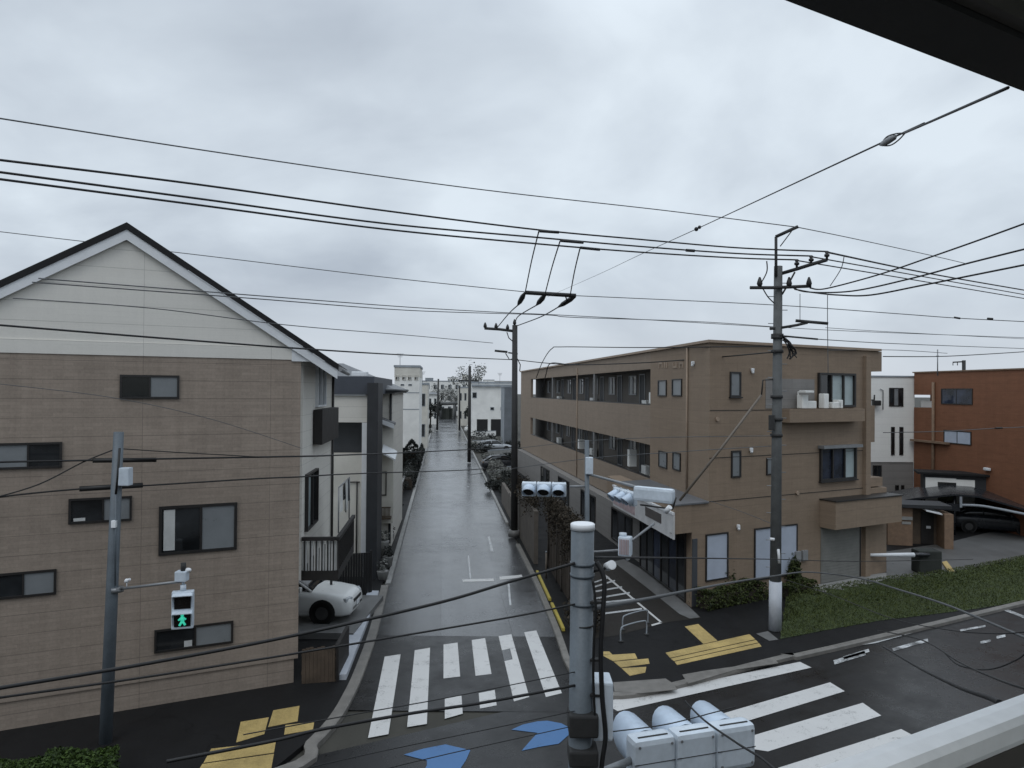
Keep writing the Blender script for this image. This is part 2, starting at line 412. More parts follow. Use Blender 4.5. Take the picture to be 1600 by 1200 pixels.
sd = Vector((math.sin(AZ)*math.cos(ELEV), math.cos(AZ)*math.cos(ELEV), math.sin(ELEV)))
so.rotation_euler = sd.to_track_quat('Z', 'Y').to_euler()
S.view_settings.view_transform = 'Standard'; S.view_settings.look = 'None'; S.view_settings.exposure = 0; S.view_settings.gamma = 1
S.cycles.max_bounces = 6; S.cycles.diffuse_bounces = 3; S.cycles.glossy_bounces = 3
try: S.cycles.use_denoising = True
except Exception: pass

# ---------------------------------------------------------------- ground and roads
def street_x(y, side): return (-2.07 if side < 0 else 3.86) - .094*y
tag(MB().sheet([(-900,-300),(900,-300),(900,1600),(-900,1600)], -.03).build('ground', 'ground_far'), kind='structure')
NEAR, FAR = 6.0, 15.85
tag(MB().sheet([SN(-60,NEAR-.4), SN(90,NEAR-.4), SN(90,FAR+.3), SN(-60,FAR+.3)], 0).build('cross_street', 'asphalt_cross'), kind='structure')
tag(MB().sheet([(street_x(18.4,-1)-.8,18.4),(street_x(18.4,1)+.9,18.4),(street_x(24.0,1)+.1,24.0),(street_x(24.0,-1)-.1,24.0)], .004).build('side_street', 'asphalt_cross'), kind='structure')
ys = [24.0]+list(range(26, 30, 2))+list(range(30, 236, 6))
m = MB(); L = [(street_x(y,-1)-.1, y) for y in ys]; R = [(street_x(y,1)+.1, y) for y in ys]
for i in range(len(ys)-1):
    m.add([(*L[i],.004),(*R[i],.004),(*R[i+1],.004),(*L[i+1],.004)], [(0,1,2,3)])
tag(m.build('side_street', 'asphalt_side'), kind='structure')
m = MB(); m.sheet([G(560,1076), G(900,1076), G(868,1000), G(596,1000)], .0025)
# pavements as raised slabs with kerbs
right_kerb = [G(812,850,.1), G(840,905,.1), G(868,968,.1), G(882,1004,.1), G(893,1034,.1), G(915,1062,.1), G(945,1080,.1), G(990,1080,.1), G(1068,1063,.1)]
e = right_kerb[-1]; s_e, n_e = e.dot(U), e.dot(N)
right_kerb += [SN(s_e+4, n_e+.05), SN(s_e+10, n_e-.15), SN(75, n_e-.6)]
poly = [(p.x,p.y) for p in right_kerb]+[tuple(SN(75,60)[:2]), (40,75), (street_x(75,1)+.3,75), (street_x(60,1)+.05,60)]
tag(MB().prism(poly, -.02, .10).build('pavement', 'asphalt_walk'), kind='structure')
left_kerb = [G(596,915,.1), G(577,985,.1), G(557,1040,.1), G(540,1078,.1), G(515,1120,.1), G(478,1160,.1), G(425,1203,.1)]
e = left_kerb[-1]; s_e, n_e = e.dot(U), e.dot(N)
left_kerb += [SN(s_e-6, n_e-.1), SN(-45, n_e-.2)]
poly = [(p.x,p.y) for p in left_kerb]+[tuple(SN(-45,40)[:2]), (-30,75), (street_x(75,-1)-.3,75), (street_x(45,-1),45)]
tag(MB().prism(poly, -.02, .10).build('pavement', 'asphalt_walk'), kind='structure')
def kerb(path, wd, h, mat, out=1, name='kerb'):
    mb = MB(); pa = smooth_path([Vector((p[0],p[1],0)) for p in path], 5); n = len(pa); vs = []
    for i, p in enumerate(pa):
        t = (pa[min(i+1,n-1)]-pa[max(i-1,0)]).normalized(); q = Vector((t.y,-t.x,0))*out
        for a, b in ((0,-.03),(wd,-.03),(wd,h*.8),(wd-.03,h),(0,h)): vs.append(p+q*a+ZV*b)
    fs = []
    for i in range(n-1):
        for k in range(5):
            a, b = i*5+k, i*5+(k+1)%5
            fs.append((a,b,b+5,a+5) if out > 0 else (a,a+5,b+5,b))
    fs += [tuple(range(5)), tuple((n-1)*5+k for k in range(5))[::-1]]
    mb.add(vs, fs); return tag(mb.build(name, mat), kind='structure')
kerb(right_kerb, .2, .125, 'kerb_stone', -1 if False else 1)
kerb(left_kerb, .28, .125, 'kerb_stone', -1)
near = [SN(-40,NEAR), SN(70,NEAR)]
tag(MB().prism([tuple(SN(-40,NEAR)[:2]), tuple(SN(70,NEAR)[:2]), tuple(SN(70,-4)[:2]), tuple(SN(-40,-4)[:2])], -.02, .10).build('pavement', 'asphalt_walk'), kind='structure')
# far kerbs of the side street
kerb([(street_x(y,1)-.02, y) for y in (44,60,80,110,150,200)], .18, .12, 'concrete', 1)
kerb([(street_x(y,-1)+.02, y) for y in (30,45,60,80,110,150,200)], .22, .12, 'concrete', -1)
# white painted guard kerb along the left edge of the side street
m = MB(); q = [G(592,933), G(567,1000), G(548,1050), G(541,1068)]
m.slab([q[0]+Vector((-.42,0,.1)), q[0]+Vector((0,0,.1)), q[1]+Vector((0,0,.1)), q[2]+Vector((0,0,.1)), q[3]+Vector((0,0,.1)), q[3]+Vector((-.40,-.05,.1)), q[2]+Vector((-.42,0,.1)), q[1]+Vector((-.42,0,.1))], ZV*.15)
tag(m.build('kerb', 'kerb_white'), kind='structure')

# ---------------------------------------------------------------- painted markings
def marking(name, polys, mat, z, label=None, cat=None, thick=0):
    mb = MB()
    for pl in polys:
        pts = [G(x, y, z) for x, y in pl]
        (mb.sheet(pts, z) if not thick else mb.prism([(p.x,p.y) for p in pts], z-thick, z))
    o = mb.build(name, mat); return tag(o, label, cat, kind='structure') if not label else tag(o, label, cat)
bars = [[(601,1026),(626,1022),(607,1147),(575,1153)], [(648,1016),(672,1012),(667,1131),(636,1136)],
        [(693,1007),(715,1004),(719,1057),(693,1060)], [(695,1091),(721,1087),(723,1115),(695,1123)],
        [(737,1000),(758,997),(768,1053),(743,1056)], [(748,1083),(773,1078),(776,1102),(750,1107)],
        [(779,994),(799,991),(827,1089),(803,1096)], [(819,988),(838,985),(878,1083),(853,1089)]]
marking('crosswalk', bars, 'road_white', .009)
marking('road_patch', [[(784,1016),(797,1013),(801,1030),(788,1033)]], 'asphalt_side', .011)
zeb = [[(940,1097),(1250,1034),(1268,1043),(965,1111)], [(1120,1114),(1298,1066),(1320,1080),(1155,1121)], [(1120,1160),(1348,1098),(1377,1117),(1205,1172)],
       [(1200,1209),(1410,1139),(1424,1146),(1290,1196)]]
zeb[1] = [(1060,1135),(1297,1066),(1320,1080),(1090,1150)]; zeb[2] = [(1130,1163),(1348,1098),(1377,1118),(1200,1174)]
zeb[3] = [(1215,1200),(1408,1139),(1440,1156),(1240,1225)]
marking('crosswalk', zeb, 'road_white', .009)
marking('stop_line', [[(722,905),(771,904),(772,908),(723,909)], [(780,901),(815,898),(817,902),(781,906)]], 'road_white', .009)
marking('lane_line', [[(762,838),(765,838),(771,862),(767,862)], [(793,912),(796,912),(799,946),(796,946)], [(731,868),(733,868),(736,904),(734,904)]], 'worn_white', .009)
arrows = [[[(631,1179),(660,1170),(696,1163),(735,1172),(728,1188),(720,1200),(706,1225),(650,1225),(667,1196),(667,1188),(650,1184)]],
          [[(799,1140),(817,1132),(840,1127),(855,1126),(877,1130),(890,1137),(890,1147),(873,1162),(842,1167),(815,1173),(828,1158),(840,1145)]]]
marking('road_arrow', arrows[0], 'arrow_blue', .009)
marking('road_arrow', arrows[1], 'arrow_blue', .009)
def lnq(x0,y0,x1,y1,wd):
    d = Vector((x1-x0,y1-y0)).normalized(); q = Vector((-d.y,d.x))*wd/2
    return [(x0+q.x,y0+q.y),(x1+q.x,y1+q.y),(x1-q.x,y1-q.y),(x0-q.x,y0-q.y)]
marking('worn_marking', [lnq(1303,1035,1352,1020,7), lnq(1318,1028,1358,1016,5), lnq(1395,1015,1450,1000,5), lnq(1528,953,1560,945,3), lnq(1562,949,1600,964,4), lnq(1532,1004,1548,1001,4), lnq(1557,996,1571,993,4), lnq(1500,985,1540,978,3)], 'chip_white', .012)
marking('edge_line', [[(1274,1014),(1366,1003),(1367,1005),(1275,1017)], [(1366,1003),(1600,938),(1600,941),(1367,1005)]], 'worn_white', .009)
# tactile paving lies on the pavements: yellow tiles with raised bars
def tactile(label, quads, group):
    mb = MB()
    for q in quads:
        p = [G(x, y, .103) for x, y in q]
        mb.prism([(a.x,a.y) for a in p], .099, .107)
        n = max(2, int((p[1]-p[0]).length/.1)); k = max(2, int((p[3]-p[0]).length/.1))
        for i in range(n):
            for j in range(k):
                u_, v_ = (i+.5)/n, (j+.5)/k
                c = p[0].lerp(p[1],u_).lerp(p[3].lerp(p[2],u_), v_)
                mb.add([c+Vector((math.cos(t*1.5708)*.028, math.sin(t*1.5708)*.028, .004)) for t in range(4)]+[c+Vector((math.cos(t*1.5708)*.018, math.sin(t*1.5708)*.018, .010)) for t in range(4)],
                       [(4,5,6,7),(0,1,5,4),(1,2,6,5),(2,3,7,6),(3,0,4,7)])
    tag(mb.build('tactile_paving', 'tactile_yellow'), label, 'paving', group)
g = 'yellow tactile paving at the crossings'
tactile('long yellow tactile paving strip in front of the right crosswalk', [[(1040,1020),(1171,991),(1180,999),(1047,1028)], [(1048,1029),(1181,1000),(1185,1004),(1053,1033)], [(1054,1034),(1186,1005),(1190,1010),(1058,1039)]], g)
tactile('short yellow tactile block leading from the forecourt to the long strip', [[(1070,979),(1091,975),(1121,1001),(1099,1006)]], g)
tactile('ragged fan of yellow tactile tiles right beside the foreground signal pole', [[(941,1024),(992,1021),(996,1029),(958,1033)], [(959,1034),(1013,1029),(1015,1037),(970,1043)], [(971,1044),(1010,1042),(1008,1051),(984,1056)], [(940,1018),(952,1018),(957,1023),(941,1023)]], g)
tactile('yellow tactile square on the left corner pavement', [[(427,1110),(468,1103),(465,1127),(419,1136)], [(376,1128),(420,1121),(413,1147),(369,1160)], [(446,1133),(491,1128),(489,1140),(444,1148)]], g)
tactile('yellow tactile strip at the bottom edge of the photo beside the hedge', [[(330,1170),(431,1159),(428,1176),(318,1192)], [(316,1194),(428,1178),(424,1200),(300,1222)]], g)
# pale dropped-kerb stones at the right corner
marking('kerb_stone', [[(958,1066),(1040,1060),(1052,1068),(1058,1077),(1000,1083),(960,1080)], [(1066,1054),(1100,1048),(1213,1032),(1216,1036),(1150,1046),(1075,1068)]], 'kerb_stone', .129, None, None, .01)
marking('kerb_stone', [[(1182,990),(1200,986),(1216,999),(1202,1001)]], 'concrete_wet', .112, None, None, .01)
# parking lot, ramp and drive
lot = [G(905,930,.1), G(935,882,.1), G(962,876,.1), G(1010,905,.1), G(1096,966,.1), G(1045,972,.1), G(960,994,.1), G(905,1000,.1)]
tag(MB().sheet(lot, .106).build('parking_lot', 'lot_ground'), kind='structure')
ramp = [G(958,878,.1), G(975,874,.1), G(1030,905,.1), G(1070,942,.1), G(1094,965,.1), G(1078,967,.1), G(1062,960,.1), G(1010,918,.1)]
tag(MB().sheet(ramp, .113).build('path', 'concrete_wet'), kind='structure')
marking('parking_marking', [lnq(942,896,1034,973,2.6), lnq(1034,972.5,1018,977,2.5)], 'road_white', .112)
marking('parking_marking', [lnq(925,918,961,907,2.3), lnq(925,925,972,917,2.3), lnq(925,936,984,926,2.4), lnq(925,943,992,936,2.4), lnq(925,961,1003,951,2.6), lnq(925,911,952,902,2.0)], 'worn_white', .117)
# ---------------------------------------------------------------- windows on a facade
def window(par, pl, rect, panes=('glass_dark','glass_frost'), split=.5, fw=.05, proud=.05, frame='bronze', sill=False, curtain=None, label=None):
    a0, a1, z0, z1 = pl.rect(*rect) if max(rect) > 60 else rect
    fr = MB()
    for x0,x1,y0,y1 in ((a0,a0+fw,z0,z1),(a1-fw,a1,z0,z1),(a0+fw,a1-fw,z0,z0+fw),(a0+fw,a1-fw,z1-fw,z1)): pl.slab(fr,x0,x1,y0,y1,-.02,proud)
    if sill: pl.slab(fr, a0-.04, a1+.04, z0-.05, z0-.002, -.02, proud+.05)
    pos = [a0+fw]
    if len(panes) == 2: pos.append(a0+(a1-a0)*split)
    elif len(panes) > 2: pos += [a0+(a1-a0)*i/len(panes) for i in range(1,len(panes))]
    pos.append(a1-fw)
    for p in pos[1:-1]: pl.slab(fr, p-fw*.4, p+fw*.4, z0+fw, z1-fw, -.02, proud-.008)
    f = fr.build('window', frame, par)
    if label: f['label'] = label
    for i, mt in enumerate(panes):
        q = MB(); d = .012 if i % 2 == 0 else .022
        pl.slab(q, pos[i]+(fw*.4 if i else 0), pos[i+1]-(fw*.4 if i < len(panes)-1 else 0), z0+fw, z1-fw, -.01, d); q.build('pane', mt, f)
    if curtain:
        for (c0, c1, y0, y1, mt) in curtain:
            q = MB(); pl.slab(q, a0+(a1-a0)*c0, a0+(a1-a0)*c1, z0+(z1-z0)*y0, z0+(z1-z0)*y1, .013, .027); q.build('curtain', mt, f)
    return f

# ================================================================ left gabled house
A = G(465,1072); B = G(0,1150)
DL = (A-B).normalized(); HL = Plane(A, DL, (0,-1))          # s runs to the right, corner at s = 0
Wd = WS                                                     # the side wall runs back along the street
LEFT = -15.5
house = thing('gabled_house', A, 'brown brick-clad three storey house with cream gable end and sliding windows, on the left corner', 'house')
z_eave = HL.hit(450,562)[1]; z_eave0 = HL.hit(0,548)[1]; ze = (z_eave+z_eave0)/2
apx, apz = HL.hit(198,366)
rx, rz = HL.hit(478,566)
slope = (apz-HL.hit(430,520)[1])/(HL.hit(430,520)[0]-apx)
BK = 5.75; WR = Vector((-.165,.986,0)).normalized()
LEFT = apx-(apz-ze)/(slope*.98)+.35
def LP(s, z, t=0, d=0): return HL.pt(s, z, d)+Wd*t
bz = .75
# walls: brown front, cream gable, side wall, all real thickness
m = MB(); HL.slab(m, LEFT, 0, bz, ze, -.3, 0); m.build('front_wall', 'brown_siding', house)
m = MB(); HL.slab(m, LEFT, -.1, .05, bz-.002, -.28, -.04); m.build('plinth', 'brown_siding', house)
gl = 2*apx-0.15
gpts = [LP(-.35, ze), LP(.05, ze), LP(.05, apz-slope*(.05-apx)), LP(apx, apz), LP(LEFT, max(ze+.05, apz-slope*.98*(apx-LEFT))), LP(LEFT, ze)]
m = MB(); m.slab([p-HL.n*.012 for p in gpts[1:]]+[], -HL.n*.28); m.build('gable_wall', 'cream_siding', house)
m = MB(); HL.slab(m, LEFT, -.25, ze-.02, ze+.30, -.01, .025); m.build('gable_band', 'cream_siding', house)
m = MB(); HL.slab(m, -.25, .30, ze-.06, ze+.34, -.02, .05); m.build('eave_box', 'white_trim', house)
# upper body over the car port, behind the front wall
T0 = .34
def fp(s, t): p = LP(s,0,t); return (p.x, p.y)
m = MB(); m.prism([fp(-.001,T0), fp(-.001,5.6), fp(LEFT,5.6), fp(LEFT,T0)], 2.75, ze+.1); m.build('side_wall', 'cream_plaster', house)
m = MB(); m.prism([fp(-5.2,T0), fp(-5.2,5.6), fp(LEFT,5.6), fp(LEFT,T0)], .1, 2.74); m.build('carport_wall', 'cream_plaster', house)
# roof: two slabs that overhang, white barge boards, dark tiles
ov = .14; eR = .98
def roofpt(s, up, t, d): return HL.pt(s, apz+.10+up-slope*abs(s-apx)*(1 if s > apx else .98), d)+WR*t
m = MB()
for sa, sb in ((apx, eR), (apx, LEFT-.9)):
    a, b = roofpt(sa,0,0,ov), roofpt(sb,0,0,ov); c, d = roofpt(sb,0,BK,-.2), roofpt(sa,0,BK,-.2)
    m.slab([a,b,c,d], ZV*.17)
m.build('roof', 'roof_dark', house)
m = MB()
for sa, sb in ((apx, eR-.02), (apx, LEFT-.88)):
    a, b = roofpt(sa,-.002,0,ov-.03), roofpt(sb,-.002,0,ov-.03)
    m.slab([a, b, b-ZV*.25, a-ZV*.25], -HL.n*.05)
m.build('barge_board', 'white_trim', house)
m = MB()
for sa, sb in ((apx, eR-.05), (apx, LEFT-.85)):
    a, b = roofpt(sa,-.02,0,ov-.085), roofpt(sb,-.02,0,ov-.085); c, d = roofpt(sb,-.02,0,.01), roofpt(sa,-.02,0,.01)
    m.slab([a,b,c,d], -ZV*.03)
m.build('soffit', 'white_trim', house)
m = MB(); a, b = roofpt(eR,.0,0,ov), roofpt(eR,.0,BK,-.2); m.tube([a+U*.04+ZV*.03, b+U*.04+ZV*.03], .07); m.build('gutter', 'gutter_grey', house)
# windows
window(house, HL, (187,586,280,623))
window(house, HL, (-55,692,97,733), ('glass_frost','glass_dark'), .64)
window(house, HL, (107,777,206,816), ('glass_dark','glass_frost'), .54, curtain=[(.08,.26,.1,.22,'curtain')])
window(house, HL, (248,788,370,863), ('glass_dark','glass_frost'), .53, fw=.07, curtain=[(.06,.20,.09,.92,'curtain')])
window(house, HL, (-60,895,88,935), ('glass_dark','glass_frost'), .64)
window(house, HL, (241,977,364,1012), ('glass_dark','glass_frost'), .51, curtain=[(.37,.47,.1,.36,'curtain')])
# side wall pieces
SWp = Plane(Vector(fp(0,0)+(0,)), Wd, (1,0))
window(house, SWp, (2.3, 3.9, 7.45, 8.75), ('glass_frost','glass_frost'), .5, proud=.09, frame='white_trim')
m = MB(); SWp.slab(m, 1.9, 5.3, 6.35, 7.38, .02, .28); m.build('balcony', 'dark_wood', house)
window(house, SWp, (.75, 2.5, 4.0, 5.6), ('glass_pale','glass_dark'), .5, proud=.1)
m = MB(); SWp.slab(m, .35, 3.9, 2.74, 3.0, 0, 1.0)
m.build('balcony_floor', 'dark_wood', house)
m = MB()
SWp.slab(m, .3, 3.95, 3.83, 3.93, .93, 1.03); SWp.slab(m, .3, .4, 3.83, 3.93, .01, .92)
for i in range(15): SWp.slab(m, .35+i*.25, .40+i*.25, 2.95, 3.83, .96, 1.0)
for i in range(6): SWp.slab(m, .33, .37, 2.95, 3.83, .07+i*.155, .10+i*.155)
m.build('balcony_railing', 'dark_wood', house)
m = MB()
for i in range(6): SWp.slab(m, .385, .41, 2.98, 3.8, .02+i*.155, .145+i*.155)
SWp.slab(m, .42, 3.9, 2.98, 3.8, .925, .945)
m.build('railing_panel', 'curtain', house)
m = MB(); m.tube([SWp.pt(1.0,5.2,.9), SWp.pt(3.4,5.2,.9)], .02); m.tube([SWp.pt(1.0,3.9,.9), SWp.pt(1.0,5.2,.9)], .02); m.tube([SWp.pt(3.4,3.9,.9), SWp.pt(3.4,5.2,.9)], .02); m.build('drying_pole', 'steel_grey', house)
for i, (s0, wd, hh, mt) in enumerate(((1.25,.5,.75,'towel_white'), (1.9,.35,.5,'car_dark'), (2.4,.55,.9,'curtain'), (3.05,.28,.7,'recess_dark'))):
    q = MB(); nx = 7
    vs = [SWp.pt(s0+wd*k/nx, 5.2-hh*j/5, .9+.035*math.sin(k*1.9+i)*(j/5+.25)) for j in range(6) for k in range(nx+1)]
    q.add(vs, [(j*(nx+1)+k, j*(nx+1)+k+1, (j+1)*(nx+1)+k+1, (j+1)*(nx+1)+k) for j in range(5) for k in range(nx)], True)
    o = q.build('laundry', mt)
    tag(o, ['white towel hung first on the balcony drying pole of the brown house', 'small dark garment hung next to the white towel on the drying pole', 'pale sheet hung third along the balcony drying pole', 'narrow grey cloth at the far end of the balcony drying pole'][i], 'laundry', 'laundry on the drying pole')
m = MB(); m.tube([SWp.pt(5.5,.1,.06), SWp.pt(5.5,ze,.06)], .045); m.build('downpipe', 'bronze', house)

# wooden fence by the corner, dark gate
p0, p1 = G(470,1070,.1), G(524,1066,.1)
fe = thing('wooden_fence', p0, 'low brown wooden slat fence at the foot of the brown house corner', 'fence')
d = (p1-p0).normalized(); m = MB()
for i in range(9): m.obox(p0+d*(.02+i*(p1-p0).length/9)+ZV*.02, d*.095, Vector((0,.03,0)), ZV*(.92+.02*(i%3)))
m.build('slat', 'brown_wood', fe)
m = MB()
for z in (.25,.75): m.obox(p0+ZV*z+Vector((0,.032,0)), d*(p1-p0).length, Vector((0,.04,0)), ZV*.08)
m.build('fence_rail', 'brown_wood', fe)
m = MB()
m.obox(p1-d*.02+ZV*.0, d*.1, Vector((-.07,1.6,0)), ZV*1.0); m.build('side_panel', 'dark_wood', fe)
g0, g1 = G(526,936,.1), G(579,932,.1)
ga = thing('dark_gate', g0, 'tall black metal driveway gate beside the white parked car', 'gate')
zt = CAM.z-(868-608)/F*g0.y; d = (g1-g0).normalized(); L_ = (g1-g0).length; m = MB()
for i in range(13): m.obox(g0+d*(L_*i/13)+ZV*.05, d*(L_/13-.012), Vector((0,.04,0)), ZV*(zt-.1))
m.build('gate_panel', 'black', ga)
for q in (g0-d*.02, g1-d*.06):
    m = MB(); m.obox(q+Vector((0,.045,0)), d*.09, Vector((0,.08,0)), ZV*(zt+.02)); m.build('gate_post', 'black', ga)
m = MB(); m.ball(P(561,921,g0.y-.03)-ZV*0, .035); m.build('handle', 'rail_white', ga)

# ================================================================ house with the dark fin
Yh = 31.0
hp = Plane(P(517,700,Yh), (1,.08), (0,-1))
def HX(px): return hp.hit(px,700)[0]
def HZ(py, px=545): return hp.hit(px,py)[1]
h2 = thing('fin_house', P(555,860,Yh), 'pale rendered house with navy parapet, grey recess and a tall dark fin wall', 'house')
x0, x1 = HX(517)-6, HX(575)
m = MB(); hp.slab(m, x0, x1, .1, HZ(710), -9, 0); m.build('lower_wall', 'far_cream', h2)
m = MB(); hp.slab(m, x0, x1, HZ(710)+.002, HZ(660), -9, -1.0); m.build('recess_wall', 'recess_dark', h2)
m = MB(); hp.slab(m, x0, x1, HZ(660)+.002, HZ(617), -9, -.02); m.build('upper_wall', 'cream_plaster', h2)
m = MB(); hp.slab(m, x0, x1+.25, HZ(616), HZ(588), -9.1, .15); m.build('parapet', 'navy_panel', h2)
m = MB(); hp.slab(m, x1+.002, HX(592), .1, HZ(598), -1.5, .5); m.build('fin_wall', 'fin_dark', h2)
m = MB(); hp.slab(m, x1-.25, x1-.0, .1, HZ(660)-.01, .002, .07); m.build('white_post', 'white_trim', h2)
m = MB(); hp.slab(m, HX(517), HX(575)-.1, HZ(618), HZ(614.5), .002, .1); m.build('lintel', 'white_trim', h2)
m = MB(); m.tube([hp.pt(HX(558.5), .2, .05), hp.pt(HX(558.5), HZ(752), .05)], .03); m.tube([hp.pt(HX(540), HZ(753), .06), hp.pt(HX(563), HZ(753), .06)], .025); m.tube([hp.pt(HX(541.5), HZ(753), .06), hp.pt(HX(541.5), HZ(800), .06)], .02); m.build('downpipe', 'bronze', h2)
# satellite / vent on its roof
m = MB(); m.bevbox(hp.pt(HX(552), HZ(588)+.14, -2), (.7,.4,.22), .04); m.build('roof_vent', 'white_trim', h2)

# ================================================================ hip roofed house behind
Y3 = 37.0
h3p = Plane(P(600,700,Y3), (1,.08), (0,-1))
def X3(px): return h3p.hit(px,700)[0]
def Z3(py, px=605): return h3p.hit(px,py)[1]
h3 = thing('hip_roof_house', P(600,810,Y3), 'beige two storey house with grey hip roof, half hidden behind the dark fin', 'house')
m = MB(); h3p.slab(m, X3(530)-5, X3(612.5), .1, Z3(606), -8, 0); m.build('wall', 'cream_plaster', h3)
e0, e1, zr, ztop = X3(530)-6, X3(617.5), Z3(608), Z3(572)+.25
v = [h3p.pt(e0,zr,.7), h3p.pt(e1,zr,.7), h3p.pt(e1,zr,-8.7), h3p.pt(e0,zr,-8.7), h3p.pt(e0+3.6,ztop,-4), h3p.pt(e1-3.2,ztop,-4)]
m = MB(); m.add(v+[p-ZV*.22 for p in v[:4]], [(0,1,5,4),(1,2,5),(2,3,4,5),(3,0,4),(9,8,7,6),(0,6,7,1),(1,7,8,2),(2,8,9,3),(3,9,6,0)]); m.build('roof', 'roof_grey', h3)
m = MB(); m.tube([h3p.pt(e0,zr-.08,.78), h3p.pt(e1+.06,zr-.08,.78), h3p.pt(e1+.06,zr-.08,-8.6)], .08); m.build('gutter', 'fin_dark', h3)
m = MB(); m.tube([h3p.pt(X3(610),zr-.1,.1), h3p.pt(X3(610),.3,.1)], .06); m.build('downpipe', 'fin_dark', h3)
a0, a1, zl = X3(575), X3(618), Z3(664)
m = MB(); m.slab([h3p.pt(a0,zl+.55,.0), h3p.pt(a1,zl+.02,.0), h3p.pt(a1,zl+.02,1.0), h3p.pt(a0,zl+.5,1.0)], ZV*.12); m.build('pent_roof', 'roof_grey', h3)
m = MB(); m.slab([h3p.pt(a0,zl+.38,1.02), h3p.pt(a1,zl-.14,1.02), h3p.pt(a1,zl+.1,1.02), h3p.pt(a0,zl+.6,1.02)], -h3p.n*.03); m.build('fascia', 'white_trim', h3)
m = MB(); h3p.slab(m, X3(575), X3(616), Z3(815), Z3(660)-.1, .01, .5); m.build('porch_wall', 'far_cream', h3)
aw = MB(); z = Z3(706); aw.slab([h3p.pt(X3(600),z+.35,.5), h3p.pt(X3(622),z,.5), h3p.pt(X3(622),z-.3,1.7), h3p.pt(X3(602),z+.05,1.7)], ZV*.08); aw.build('awning', 'white_trim', h3)
m = MB()
for i in range(12): h3p.slab(m, X3(590)+i*(X3(614)-X3(590))/12, X3(590)+(i+.55)*(X3(614)-X3(590))/12, Z3(802), Z3(788), 1.0, 1.04)
h3p.slab(m, X3(590), X3(614), Z3(787)-.06, Z3(787), .98, 1.06); h3p.slab(m, X3(590), X3(614), Z3(803)-.1, Z3(802)-.04, .5, 1.06)
m.build('balcony_railing', 'brown_wood', h3)
window(h3, h3p, (X3(596), X3(606), Z3(772), Z3(735)), ('glass_dark',), proud=.56)

# ================================================================ tan corner building on the right
C0 = G(1080,949,.1); FR = Plane(C0, U, (0,-1))
VD = Vector((-.139,1,0)).normalized()
su, _ = FR.hit(1108,700)
Cu = FR.pt(su,0)
SD = Plane(Cu, VD, (-1,0))                                    # upper side facade
zr = (FR.hit(1108,536)[1]+FR.hit(1350,547)[1])/2
z2b, z2t, z3b, z3t = 3.95, 5.52, 7.36, 9.05
sR = FR.hit(1359,600)[0]; sRb = FR.hit(1385,860)[0]
LT = SD.hit(814,600)[0]
o0, o1 = SD.hit(1016,650)[0], SD.hit(829,650)[0]
tan = thing('apartment_building', C0, 'tan brick-tiled three storey corner building with long open access balconies and shop on ground floor', 'building')
def BP(s, t, inn=0):                                         # footprint: along the front, back along the side, inward
    p = FR.pt(s,0)+VD*t-SD.n*inn; return (p.x,p.y)
Z0F = 3.85
# front block
m = MB(); m.prism([BP(su,0), BP(sR,0), BP(sR,o0-.0), BP(su,o0)], Z0F, zr-.002); m.build('front_block', 'tan_tile', tan)
# access-balcony bands along the side
m = MB()
for z0, z1 in ((2.25,z2b),(z2t,z3b),(z3t,zr-.004)): SD.slab(m, o0+.002, LT, z0, z1, -.22, -.004)
SD.slab(m, o1, LT, z2b+.002, z2t-.002, -.22, -.006); SD.slab(m, o1, LT, z3b+.002, z3t-.002, -.22, -.006)
m.build('balcony_band', 'tan_tile_side', tan)
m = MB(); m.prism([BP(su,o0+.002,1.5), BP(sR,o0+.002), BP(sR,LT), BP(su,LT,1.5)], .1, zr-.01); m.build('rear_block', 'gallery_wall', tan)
m = MB()
for z in (z2b-.6, z3b-.6): m.prism([BP(su,o0+.003,.23), BP(su,o0+.003,1.49), BP(su,LT,1.49), BP(su,LT,.23)], z, z+.18)
m.prism([BP(su,o0+.003,.23), BP(su,o0+.003,1.49), BP(su,LT,1.49), BP(su,LT,.23)], z3t+.06, z3t+.24)
m.build('balcony_floor', 'concrete_wet', tan)
# corridor back wall details: doors and windows, columns
BKp = Plane(Vector(BP(su,0,1.5)+(0,)), VD, (-1,0))
rnd = random.Random(11)
for zb in (z2b-.42, z3b-.42):
    s = o0+1.0
    while s < o1-2:
        window(tan, BKp, (s, s+.95, zb+.02, zb+2.02), ('fin_dark',), fw=.06, proud=.04, frame='steel_grey', label='dark apartment door with grey frame')
        window(tan, BKp, (s+1.5, s+2.9, zb+.85, zb+1.95), ('glass_dark','glass_frost'), .5, fw=.05, frame='steel_grey')
        s += 4.1+rnd.random()*.3
for px in (927, 862):
    s = SD.hit(px,650)[0]
    for z0, z1 in ((z2b,z2t),(z3b,z3t)): m = MB(); SD.slab(m, s-.15, s+.15, z0+.003, z1-.003, -.2, -.03); m.build('column', 'concrete_wet', tan)
m = MB()
for z in (z2b+.003, z3b+.003): SD.slab(m, o0+.1, o1-.1, z, z+.05, -.2, -.02)
m.build('coping', 'bronze', tan)
for z0, z1, px in ((z2b+.06,z2b+.95,968), (z2b+.06,z2b+.7,893), (z3b+.06,z3b+.6,1000)):
    s = SD.hit(px,650)[0]; m = MB(); SD.slab(m, s-.18, s+.18, z0, z1, -.9, -.5); m.build('water_heater', 'far_white', tan)
# roof slab and parapet overhang at the right end
m = MB(); m.prism([BP(su-.12,-.12), BP(sR+.7,-.12), BP(sR+.7,LT+.15), BP(su-.12,LT+.15)], zr, zr+.10); m.build('roof', 'tan_trim', tan)
so_ = FR.hit(1378,565)[0]
m = MB(); FR.slab(m, sR+.002, so_, FR.hit(1365,580)[1], zr-.012, -4, -.01); m.build('parapet', 'tan_tile', tan)
